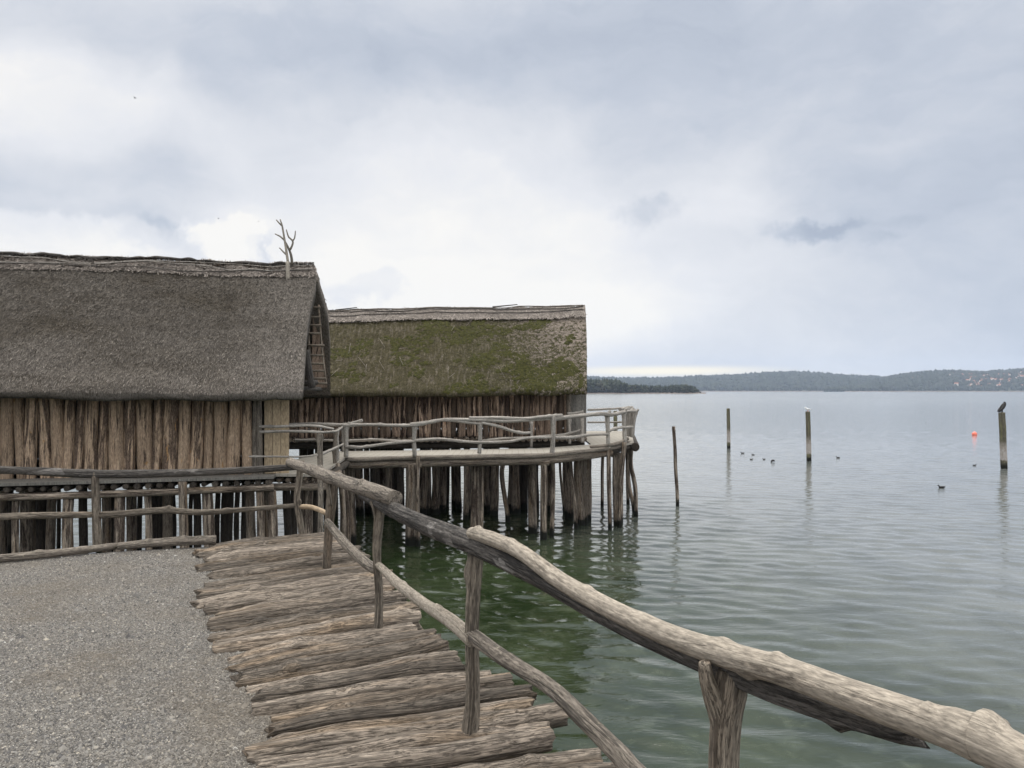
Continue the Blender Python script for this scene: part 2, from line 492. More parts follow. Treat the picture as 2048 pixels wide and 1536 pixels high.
def make_world():
    w = bpy.data.worlds.new('World')
    SC.world = w
    w.use_nodes = True
    N = NT.__new__(NT)
    N.nt = w.node_tree
    N.nt.nodes.clear()
    out = N.n('ShaderNodeOutputWorld')
    sky = N.n('ShaderNodeTexSky', sky_type='NISHITA')
    sky.sun_disc = False
    sky.sun_elevation = SUN_EL
    sky.sun_rotation = SUN_AZ
    b1 = N.n('ShaderNodeBackground'); b1.inputs[1].default_value = .08
    N.l(sky.outputs[0], b1.inputs[0])
    d = N.n('ShaderNodeTexCoord').outputs['Generated']
    warp = N.n('ShaderNodeTexNoise'); warp.inputs['Scale'].default_value = 3.2; warp.inputs['Detail'].default_value = 6
    warp.inputs['Roughness'].default_value = .6
    N.l(d, warp.inputs[0])
    wv = N.n('ShaderNodeVectorMath', operation='MULTIPLY_ADD')
    N.l(warp.outputs['Color'], wv.inputs[0]); wv.inputs[1].default_value = (.22, .1, .16); wv.inputs[2].default_value = (-.11, -.05, -.08)
    ad = N.n('ShaderNodeVectorMath', operation='ADD'); N.l(d, ad.inputs[0]); N.l(wv.outputs[0], ad.inputs[1])
    dw = ad.outputs[0]
    w2 = N.n('ShaderNodeTexNoise'); w2.inputs['Scale'].default_value = 14; w2.inputs['Detail'].default_value = 7; w2.inputs['Roughness'].default_value = .62
    N.l(d, w2.inputs[0])
    wv2 = N.n('ShaderNodeVectorMath', operation='MULTIPLY_ADD')
    N.l(w2.outputs['Color'], wv2.inputs[0]); wv2.inputs[1].default_value = (.13, .02, .085); wv2.inputs[2].default_value = (-.065, -.01, -.0425)
    ad2 = N.n('ShaderNodeVectorMath', operation='ADD'); N.l(d, ad2.inputs[0]); N.l(wv2.outputs[0], ad2.inputs[1])
    dw2 = ad2.outputs[0]
    def blob(px, py, rx, ry, amp, src=dw, inner=0.):
        v = Vector(((px - 1024) / F, 1, (HY - py) / F)).normalized()
        s = (F / rx, F / (rx + ry), F / ry)
        m = N.n('ShaderNodeVectorMath', operation='SUBTRACT'); N.l(src, m.inputs[0]); m.inputs[1].default_value = v
        q = N.n('ShaderNodeVectorMath', operation='MULTIPLY'); N.l(m.outputs[0], q.inputs[0]); q.inputs[1].default_value = s
        ln = N.n('ShaderNodeVectorMath', operation='LENGTH'); N.l(q.outputs[0], ln.inputs[0])
        mr = N.n('ShaderNodeMapRange', interpolation_type='SMOOTHERSTEP')
        N.l(ln.outputs['Value'], mr.inputs['Value'])
        mr.inputs['From Min'].default_value = inner; mr.inputs['From Max'].default_value = 1.
        mr.inputs['To Min'].default_value = amp; mr.inputs['To Max'].default_value = 0
        return mr.outputs[0]
    n1 = N.noise(N.scale(dw, (1.6, 1.6, 3.4)), 1.5, 8, .52, .3)
    n2 = N.noise(N.scale(dw, (1.2, 1.2, 2.2)), 4.2, 7, .55, .2)
    n3 = N.noise(N.scale(dw, (1., 1., 2.6)), 10., 8, .62, .6)
    L = N.math('ADD', N.math('MULTIPLY_ADD', n3, .24, -.12), N.math('MULTIPLY_ADD', n1, .62, .21))
    L = N.math('ADD', L, N.math('MULTIPLY_ADD', n2, .40, -.20))
    B = [(960, 480, 800, 340, .41), (930, 640, 760, 220, .22), (90, 170, 300, 150, .34, dw, .3), (330, 290, 320, 190, .10),
         (900, 700, 600, 130, .22), (520, 470, 170, 90, .20), (150, 500, 420, 90, .16),
         (1380, 640, 560, 190, .13), (1330, 130, 900, 240, -.27), (700, 120, 520, 170, -.14), (1250, 350, 220, 120, -.15), (1295, 430, 80, 50, -.30, dw2, .1),
         (1640, 458, 125, 27, -.30, dw2, .1), (1790, 480, 60, 20, -.12, dw2), (250, 300, 230, 120, -.20), (380, 390, 150, 110, -.16), (1950, 420, 560, 420, -.12), (1900, 660, 420, 130, -.10), (455, 480, 70, 55, .34, dw2, .45), (500, 500, 40, 44, -.34, dw2, .4), (60, 480, 330, 55, .26, dw2, .5), (730, 580, 100, 40, -.20, dw2, .4), (330, 480, 130, 46, -.2, dw2, .3), (1000, 590, 90, 26, .08), (1880, 470, 60, 22, -.10),
         (300, 460, 330, 60, -.10)]
    for q in B:
        L = N.math('ADD', L, blob(*q))
    # the clear cream slit over the far shore
    slit = blob(1330, 742, 330, 17, 1., src=d)
    col = N.ramp(L, [(.14, (.275, .310, .375)), (.36, (.365, .395, .452)), (.56, (.472, .488, .523)), (.75, (.545, .552, .575)), (.97, (.655, .640, .615))])
    col = N.mix(slit, col, (.78, .70, .53))
    # an overcast sky is brightest overhead; rear gain is added to light house fronts
    sz = N.sep(d)
    up = N.n('ShaderNodeMapRange', interpolation_type='SMOOTHSTEP'); N.l(sz[2], up.inputs[0])
    up.inputs[1].default_value = .5; up.inputs[2].default_value = .95; up.inputs[3].default_value = 0.; up.inputs[4].default_value = 3.3
    bk = N.n('ShaderNodeMapRange', interpolation_type='SMOOTHSTEP'); N.l(sz[1], bk.inputs[0])
    bk.inputs[1].default_value = .35; bk.inputs[2].default_value = -.6; bk.inputs[3].default_value = 0.; bk.inputs[4].default_value = .9
    neutral = N.math('MULTIPLY', N.math('MAXIMUM', up.outputs[0], bk.outputs[0]), .45, clamp=True)
    col = N.mix(neutral, col, (.488, .478, .460))
    gain = N.math('ADD', 1., N.math('MAXIMUM', up.outputs[0], bk.outputs[0]))
    b2 = N.n('ShaderNodeBackground'); N.l(gain, b2.inputs[1])
    N.l(col, b2.inputs[0])
    mx = N.n('ShaderNodeMixShader'); mx.inputs[0].default_value = .97
    N.l(b1.outputs[0], mx.inputs[1]); N.l(b2.outputs[0], mx.inputs[2])
    N.l(mx.outputs[0], out.inputs[0])
make_world()
vs = SC.view_settings
vs.view_transform = 'Standard'; vs.look = 'None'; vs.exposure = .6; vs.gamma = 1

# ------------------------------------------------------------------ lake
def np_mesh(name, V, Fq, mat, attrs=None, smooth=True):
    me = bpy.data.meshes.new(name)
    k = Fq.shape[1]
    me.vertices.add(len(V)); me.vertices.foreach_set('co', V.astype(np.float32).ravel())
    me.loops.add(Fq.size); me.loops.foreach_set('vertex_index', Fq.astype(np.int32).ravel())
    me.polygons.add(len(Fq))
    me.polygons.foreach_set('loop_start', np.arange(0, Fq.size, k, dtype=np.int32))
    me.polygons.foreach_set('loop_total', np.full(len(Fq), k, np.int32))
    me.polygons.foreach_set('use_smooth', np.full(len(Fq), smooth))
    for kk, a in (attrs or {}).items():
        if a.ndim == 1:
            at_ = me.attributes.new(kk, 'FLOAT', 'POINT'); at_.data.foreach_set('value', a.astype(np.float32))
        else:
            at_ = me.attributes.new(kk, 'FLOAT_VECTOR', 'POINT'); at_.data.foreach_set('vector', a.astype(np.float32).ravel())
    me.materials.append(mat)
    me.update(); me.validate()
    o = bpy.data.objects.new(name, me)
    COL.objects.link(o)
    return o

def grid_faces(nr, nc, off=0):
    i = np.arange(nr * nc).reshape(nr, nc) + off
    return np.stack([i[:-1, :-1], i[:-1, 1:], i[1:, 1:], i[1:, :-1]], -1).reshape(-1, 4)

def make_water():
    ys = [2.2]
    while ys[-1] < 420:
        y = ys[-1]
        ys.append(y + max(.04, .0042 * y, .000075 * y * y))
    ys = np.array(ys)
    ks = np.linspace(-.95, 1.05, 700)
    Y, K = np.meshgrid(ys, ks, indexing='ij')
    X = K * (Y + 1.5)
    z = np.zeros_like(X)
    rng = np.random.default_rng(3)
    for i in range(24):
        lam = 1.15 * (0.15 ** (i / 45))            # 2.4 m swell down to 0.28 m ripples
        ang = rng.normal(1.42, .33)
        k = 2 * pi / lam
        amp = .0036 * lam ** .5 * rng.uniform(.5, 1.2)
        spacing = np.maximum(.04, .0042 * Y)
        fade = np.clip(lam / (3.2 * spacing) - .5, 0, 1)
        ph = rng.uniform(0, 6.28)
        z += fade * amp * np.sin(k * (X * math.cos(ang) + Y * math.sin(ang)) + ph + 1.2 * np.sin(.13 * X + .21 * Y + ph))
    patch = .75 + .5 * fbm(np.c_[X.ravel() * .12, Y.ravel() * .09, np.zeros(X.size)], 3).reshape(X.shape)
    z *= np.clip(patch, .35, 1.3)
    z *= np.clip((420 - Y) / 120, 0, 1)
    V = np.stack([X, Y, z], -1).reshape(-1, 3)
    Fq = grid_faces(*X.shape)
    n = len(V)
    big = np.array([(-6400, -1400, -.10), (6400, -1400, -.10), (6400, 5100, -.10), (-6400, 5100, -.10)], float)
    V = np.vstack([V, big])
    Fq = np.vstack([Fq, [[n, n + 1, n + 2, n + 3]]])
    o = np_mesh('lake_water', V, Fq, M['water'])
    tag(o, kind='structure')
make_water()

# ------------------------------------------------------------------ gravel path
def path_pt(s, t):
    B = np.array([-9, -3.]) * (1 - s) + np.array([2.2, -3.]) * s
    T = np.array([-9, 6.3]) * (1 - s) + np.array([-2.1, 8.62]) * s
    return B * (1 - t) + T * t

def make_gravel():
    nr, nc = 120, 120
    s = np.linspace(0, 1, nc); t = np.linspace(0, 1, nr)
    P = np.array([[path_pt(a, b) for a in s] for b in t]).reshape(-1, 2)
    z = DECK - .015 + .016 * fbm(np.c_[P * 1.3, np.zeros(len(P))], 3)
    top = np.c_[P, z]
    bot = np.c_[P, np.full(len(P), DECK - .16)]
    n = len(top)
    f = grid_faces(nr, nc)
    i = np.arange(n).reshape(nr, nc)
    rim = np.concatenate([i[0, :], i[1:, -1], i[-1, -2::-1], i[-2:0:-1, 0]])
    r2 = np.roll(rim, -1)
    side = np.stack([rim, rim + n, r2 + n, r2], -1)
    V = np.vstack([top, bot])
    Fq = np.vstack([f, f[:, ::-1] + n, side])
    o = np_mesh('gravel_path', V, Fq, M['gravel'], smooth=False)
    tag(o, kind='structure')
    # loose stones
    ns = 270000
    y = RNG.uniform(0, 1, ns * 3) ** 1.25 * 6.2 + 2.9
    x = RNG.uniform(-.92, .18, ns * 3) * y
    back = 6.3 + (x + 9) * (2.32 / 6.9) - .06
    right = 2.2 + (y + 3) / 11.62 * -4.3 - .03
    ok = (y < back) & (x < right)
    x, y = x[ok][:ns], y[ok][:ns]
    ns = len(x)
    size = RNG.lognormal(math.log(.0042), .42, ns).clip(.002, .017)
    big_ = RNG.uniform(0, 1, ns) < .0018
    size = np.where(big_, RNG.uniform(.011, .026, ns), size)
    base = np.array([(1, 0, 0), (0, 1, 0), (-1, 0, 0), (0, -1, 0), (0, 0, .75), (0, 0, -.4)], float)
    V = base[None] * (1 + RNG.uniform(-.35, .35, (ns, 6, 3)))
    a = RNG.uniform(0, 2 * pi, ns)
    c, s_ = np.cos(a)[:, None], np.sin(a)[:, None]
    vx = V[:, :, 0] * c - V[:, :, 1] * s_ * .75
    vy = V[:, :, 0] * s_ + V[:, :, 1] * c * .75
    zg = DECK - .015 + .016 * fbm(np.c_[x * 1.3, y * 1.3, np.zeros(ns)], 3)
    V = np.stack([vx * size[:, None] + x[:, None], vy * size[:, None] + y[:, None], V[:, :, 2] * size[:, None] + zg[:, None] + .002], -1)
    fb = np.array([(0, 1, 4), (1, 2, 4), (2, 3, 4), (3, 0, 4), (1, 0, 5), (2, 1, 5), (3, 2, 5), (0, 3, 5)])
    Fq = (fb[None] + (np.arange(ns) * 6)[:, None, None]).reshape(-1, 3)
    o = np_mesh('gravel', V.reshape(-1, 3), Fq, M['pebble'], {'tint': np.repeat(RNG.beta(2.1, 2.3, ns), 6)}, smooth=False)
    tag(o, 'loose grey and tan gravel covering the path in the left foreground', 'gravel', kind='stuff')
make_gravel()

# ------------------------------------------------------------------ log deck beside the gravel
def zoom4(X, Y):
    return 380 + X / 2.56, 1000 + Y / 2.56

PLANKS = [(140, 232, 700, 200), (65, 295, 775, 240), (72, 335, 830, 265), (85, 378, 880, 300), (105, 435, 940, 352), (110, 490, 955, 395),
          (92, 552, 1010, 440), (105, 598, 1060, 475), (125, 630, 1095, 515), (155, 662, 1130, 550), (170, 718, 1152, 590), (212, 800, 1188, 645),
          (250, 850, 1235, 695), (290, 935, 1300, 765), (300, 985, 1365, 845), (335, 1050, 1415, 925), (365, 1128, 1645, 955), (382, 1190, 1690, 1018),
          (395, 1250, 1750, 1085), (412, 1330, 1990, 1190), (520, 1400, 1810, 1252), (640, 1500, 2080, 1335)]
def make_deck():
    root = thing('log_deck', (-.6, 4.8, DECK), 'weathered grey split logs laid side by side along the gravel edge above the water', 'deck')
    ends = []
    for a, b, c, d in PLANKS:
        ends.append((on_deck(*zoom4(a, b)), on_deck(*zoom4(c, d))))
    # even out the spacing: slimmer logs, one close to the next
    EL = np.array([e[0] for e in ends]); ER = np.array([e[1] for e in ends])
    q0 = np.arange(len(ends)); q1 = np.linspace(0, len(ends) - 1, 27)
    ends = [(np.array([np.interp(q, q0, EL[:, k]) for k in range(3)]), np.array([np.interp(q, q0, ER[:, k]) for k in range(3)])) for q in q1]
    rng = np.random.default_rng(41); rnd = random.Random(12)
    # on towards and past the camera
    l, r = ends[-1]
    for k in range(1, 24):
        ends.append((l + np.array([.09, -.145, 0]) * k, r + np.array([.085, -.155, 0]) * k))
    for i, (l, r) in enumerate(ends):
        l = l.copy(); r = r.copy()
        mid = (l + r) / 2
        j = i + 1 if i + 1 < len(ends) else i - 1
        k = i - 1 if i else 1
        dirv = (r - l) / np.linalg.norm(r - l)
        def gap(q, e):
            o = (ends[q][0] + ends[q][1]) / 2 - mid
            return abs(o[0] * -dirv[1] + o[1] * dirv[0])
        w = min(.26, max(.08, (gap(j, 0) + gap(k, 0)) / 2))
        hw = w * rnd.uniform(.37, .46)
        hgt = min(.10, hw * rnd.uniform(.85, 1.1))
        ext = rng.uniform(-.09, .07)
        l -= dirv * rng.uniform(-.07, .09); r += dirv * ext
        zb = DECK + .022 - hgt * .45 + rng.uniform(-.022, .024)
        P = []
        m = 5
        for q in range(m):
            f = q / (m - 1)
            p = l * (1 - f) + r * f
            p = p + np.array([-dirv[1], dirv[0], 0]) * rng.normal(0, .012)
            p[2] = zb - .018 * (1 - f) + .022 * f + rng.normal(0, .005)
            P.append(p)
        mb = MB()
        near = mid[1] < 9
        tube(mb, P, [hw * .8, hw, hw * 1.02, hw, hw * .86], sides=36 if mid[1] > 2.5 else 12, step=.025 if mid[1] > 2.5 else .12, rough=.2, groove=.085, gf=2.6, flat=(1, hgt / hw), cut=.9, knots=[(rnd.random(), rnd.uniform(.8, 2.4), rnd.uniform(-.3, .35), .06) for _ in range(3)],
             t=float(np.clip(rng.normal(.5, .26), 0, 1)))
        mb.build('log', M['plank'], root)
    # bearers and short piles that carry the log ends
    mb = MB()
    tube(mb, [(-2.0, 8.35, DECK - .2), (-.62, 5.2, DECK - .2), (.05, 3.6, DECK - .2), (1.9, -.4, DECK - .2)], .09, sides=12, step=.2)
    mb.build('bearer', M['pile_dark'], root)
    for (x, y) in ((-1.9, 8.1), (-1.2, 6.5), (-.5, 4.9), (.15, 3.4), (.9, 1.8), (1.7, 0)):
        mb = MB(); tube(mb, [(x, y, -.7), (x, y, DECK - .28)], .09, sides=12, step=.2)
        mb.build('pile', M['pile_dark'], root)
make_deck()

# edge logs that hold the gravel at the back
def edge_log(pts, r, label, mat='pile'):
    mb = MB(); tube(mb, pts, r, sides=20, step=.05, rough=.14, groove=.05, knots=[(.3, 1.2, .35, .06), (.65, 1.5, .4, .05), (.85, .6, .3, .05)], t=.75)
    o = mb.build('edge_log', M[mat])
    tag(o, label, 'log', 'edge logs behind the gravel')
a, b, c = on_deck(-260, 1150), on_deck(140, 1110), on_deck(232, 1099)
d, e = on_deck(235, 1101), on_deck(432, 1090)
up = np.array([0, 0, .035])
edge_log([a + up, b + up, c + up], [.036, .038, .036], 'long thin brown log edging the gravel at the far left', 'rail_grey')
edge_log([d + up * 1.2, (d + e) / 2 + up * 1.7, e + up * 1.6], [.036, .046, .046], 'short knotty grey log on the gravel edge, ending at the first deck logs', 'rail_grey')

# ------------------------------------------------------------------ foreground railing
POSTS = [on_deck(652, 1148), on_deck(755, 1270), on_deck(940, 1490)]
LINE = [np.array([2.0, -.7]), np.array([1.25, .78]), np.array([.57, 2.16]), POSTS[2][:2], POSTS[1][:2], POSTS[0][:2], on_deck(605, 1080)[:2]]
def rail_y(px, off=0.):
    """distance at which the ray of column px meets the railing line"""
    k = (px - 1024) / F
    for p, q in zip(LINE[:-1], LINE[1:]):
        # x = k y
        dx, dy = q - p
        den = dx - k * dy
        if abs(den) < 1e-9: continue
        s = (k * p[1] - p[0]) / den
        if -1e-6 <= s <= 1 + 1e-6:
            return p[1] + s * dy + off
    return (LINE[-1][1] if px < 640 else 1.4) + off

def R(px, py, off=0.):
    return at(px, py, rail_y(px) + off)

def make_railing():
    root = thing('log_railing', (POSTS[2][0], POSTS[2][1], DECK), 'rough log railing running from the lower right towards the corner post beside the water', 'railing')
    g = .0
    # posts
    def post(pts, rad, tint=.5, **kw):
        mb = MB(); tube(mb, pts, rad, t=tint, **{**dict(sides=28, step=.025, rough=.16, groove=.12, gf=4.), **kw}); return mb
    Y = POSTS[2][1]
    mb = post([at(936, 1500, Y), at(946, 1400, Y), at(944, 1250, Y), at(950, 1108, Y)], [.046, .034, .031, .036], .6, knots=[(.9, .5, .5, .05)])
    mb.build('post', M['post'], root)
    Y = POSTS[1][1]
    mb = post([at(757, 1278, Y), at(758, 1180, Y), at(754, 1100, Y), at(760, 1004, Y)], [.033, .027, .030, .034], .5)
    tube(mb, [at(755, 1050, Y), at(748, 1015, Y - .02), at(741, 1003, Y - .02)], [.016, .014, .011], sides=10, step=.03, t=.5)
    mb.build('post', M['post'], root)
    Y = POSTS[0][1]
    mb = post([at(653, 1152, Y), at(656, 1090, Y), at(661, 1020, Y), at(668, 952, Y)], [.040, .040, .044, .046], .35)
    tube(mb, [at(661, 1010, Y - .03), at(656, 975, Y - .06), at(652, 948, Y - .05)], [.02, .018, .016], sides=10, step=.03, t=.6)
    mb.build('post', M['post'], root)
    # forked post nearest the camera
    Y = 2.16
    mb = post([at(1462, 2000, Y), at(1450, 1700, Y), at(1447, 1536, Y), at(1452, 1440, Y), at(1460, 1385, Y), at(1466, 1340, Y)], [.052, .044, .041, .041, .045, .042], .75, sides=40, step=.012,
              knots=[(.62, 4.1, -.35, .03), (.6, 3.6, .28, .04), (.66, 5.2, .2, .05)])
    tube(mb, [at(1452, 1540, Y + .012), at(1442, 1450, Y + .004), at(1426, 1395, Y - .012), at(1414, 1355, Y - .03), at(1409, 1326, Y - .04)], [.018, .030, .027, .022, .016], sides=20, step=.012, rough=.14, groove=.08, t=.75)
    mb.build('post', M['post'], root)
    # post off to the right behind the frame's edge
    mb = post([(1.27, .76, DECK - .02), (1.25, .77, DECK + .86)], [.045, .04], step=.08)
    mb.build('post', M['post'], root)
    # top rails
    mb = MB()
    tube(mb, [R(580, 924), R(640, 947), R(700, 968), R(755, 985), R(790, 997)], [.048, .056, .054, .056, .050], sides=30, step=.03, rough=.12, groove=.04, t=.62,
         knots=[(.33, 1.6, .45, .05), (.8, 1.2, .35, .04), (.55, 2., .2, .05)])
    mb.build('handrail', M['rail_grey'], root)
    mb = MB()
    tube(mb, [R(724, 990, -.02), R(790, 1022), R(870, 1058), R(950, 1090), R(1040, 1132), R(1120, 1174), R(1230, 1236, .01), R(1331, 1284, .02), R(1400, 1314, .03), R(1563, 1380, .05), R(1700, 1426, .06), R(1800, 1462, .06), R(1850, 1482, .06)],
         [.030, .046, .050, .048, .048, .046, .044, .043, .043, .042, .036, .028, .014], sides=40, step=.018, rough=.14, groove=.15, gf=4., t=.3, cut=.9,
         knots=[(.21, 1.2, .4, .05), (.24, 4.2, .3, .05), (.95, 4.5, .5, .03)])
    mb.build('handrail', M['rail_dark'], root)
    mb = MB()
    rb = [R(943, 1066, -.05), R(985, 1078, -.05), R(1044, 1106, -.05), R(1122, 1162, -.05), R(1230, 1222, -.04), R(1331, 1268, -.03), R(1440, 1306, -.03), R(1563, 1341, -.03), R(1700, 1390, -.03), R(1887, 1455, -.03), R(1960, 1484, -.03), R(2060, 1526, -.03), (1.23, .78, DECK + .92), (1.36, .45, DECK + .92)]
    cc, _ = catmull(rb, .012)
    LL = np.concatenate([[0], np.cumsum(np.linalg.norm(np.diff(cc, axis=0), axis=1))])
    ks = LL[np.argmin(np.linalg.norm(cc - R(1978, 1491, -.03), axis=1))] / LL[-1]      # the cut-off branch
    tube(mb, rb,
         [.026, .030, .029, .030, .031, .033, .035, .034, .034, .036, .038, .038, .04, .04], sides=48, step=.012, rough=.13, groove=.035, t=.55,
         knots=[(.02, 1.5, .5, .03), (.11, 1.2, .3, .03), (.27, 1.8, .22, .03), (.46, 2.0, .25, .04), (.49, 4.6, .35, .035), (.52, 1.6, .25, .025), (.64, 1.3, .3, .016), (.36, 1., .15, .05), (ks, 1.7, .62, .038), (ks - .018, 1.5, .25, .04)])
    mb.build('handrail', M['rail_bark'], root)
    # lower rails
    mb = MB()
    tube(mb, [R(655, 1044), R(680, 1075), R(715, 1112), R(745, 1135), R(757, 1137, .03)], [.032, .036, .036, .034, .03], sides=24, step=.025, rough=.12, groove=.06, t=.7)
    mb.build('lower_rail', M['rail_grey'], root)
    mb = MB()
    tube(mb, [R(755, 1128, .02), R(800, 1170), R(850, 1208), R(900, 1240), R(946, 1280)], [.024, .032, .030, .036, .034], sides=24, step=.022, rough=.12, groove=.05, t=.75, knots=[(.35, 1.5, .3, .04), (.72, 1.2, .35, .04)])
    mb.build('lower_rail', M['rail_bark'], root)
    mb = MB()
    tube(mb, [R(946, 1272, .02), R(1010, 1318, .01), R(1100, 1375), R(1170, 1440), R(1240, 1510), R(1290, 1562), R(1560, 1800)], [.034, .033, .030, .032, .034, .033, .03], sides=28, step=.02, rough=.12, groove=.10, t=.6, knots=[(.2, 1.5, .25, .03), (.5, 4, .3, .04)])
    mb.build('lower_rail', M['rail_grey'], root)
make_railing()

def make_back_railing():
    p0, p1 = on_deck(195, 1096), on_deck(605, 1080)
    root = thing('log_railing', (p0[0], p0[1], DECK), 'dark log railing behind the gravel, in front of the near log house', 'railing')
    Yl, Yr = p0[1], p1[1]
    def yb(px):
        k = (px - 1024) / F
        a, b = p0[:2], p1[:2]
        dx, dy = b - a
        s = (k * a[1] - a[0]) / (dx - k * dy)
        return a[1] + s * dy
    B = lambda px, py, off=0.: at(px, py, yb(px) + off)
    mb = MB(); tube(mb, [B(195, 1100), B(192, 1020), B(190, 944)], [.045, .042, .038], sides=20, step=.04, groove=.08, gf=3., t=.75); mb.build('post', M['post'], root)
    mb = MB()
    tube(mb, [B(606, 1085), B(600, 1040), B(594, 1000), B(598, 965), B(602, 922)], [.036, .034, .034, .034, .036], sides=20, step=.03, groove=.06, t=.9, knots=[(.5, 3.4, .7, .035)])
    mb.build('post', M['post'], root)
    mb = MB(); tube(mb, [(p0[0] * 2 - p1[0], p0[1] * 2 - p1[1] - .1, DECK), (p0[0] * 2 - p1[0], p0[1] * 2 - p1[1] - .1, DECK + .85)], .04, sides=10, t=.5); mb.build('post', M['post'], root)
    mb = MB()
    tube(mb, [B(-300, 942), B(-100, 938), B(60, 942), B(200, 948), B(360, 946), B(480, 941), B(604, 933)], [.038, .038, .041, .043, .041, .038, .032], sides=22, step=.05, rough=.12, groove=.08, t=.35, knots=[(.5, 1.2, .2, .06), (.62, .6, .2, .06)])
    mb.build('handrail', M['rail_dark'], root)
    mb = MB(); tube(mb, [B(-260, 1036), B(-60, 1036), B(60, 1031), B(190, 1029)], [.032, .032, .034, .032], sides=14, step=.05, rough=.15, t=.75, wob=.01); mb.build('lower_rail', M['post'], root)
    mb = MB(); tube(mb, [B(200, 1030), B(265, 1026), B(330, 1021), B(400, 1025), B(480, 1020), B(592, 1011)], [.036, .036, .034, .032, .028, .026], sides=16, step=.04, rough=.14, groove=.05, t=.3, knots=[(.34, 1.6, .7, .04), (.64, 1.5, .4, .03)])
    mb.build('lower_rail', M['post'], root)
    mb = MB(); tube(mb, [B(596, 1013), B(625, 1015, -.05), B(655, 1027, -.3)], [.026, .027, .026], sides=14, step=.03, rough=.12, t=.6)
    o = mb.build('lower_rail', M['pale'], root)
    o['label'] = 'pale freshly peeled rail at the corner'
make_back_railing()

# ------------------------------------------------------------------ thatched roofs
def ipoly(P, v):
    P = np.asarray(P, float)
    L = np.concatenate([[0], np.cumsum(np.linalg.norm(np.diff(P, axis=0), axis=1))])
    s = v * L[-1]
    return np.stack([np.interp(s, L, P[:, k]) for k in range(P.shape[1])], -1), s

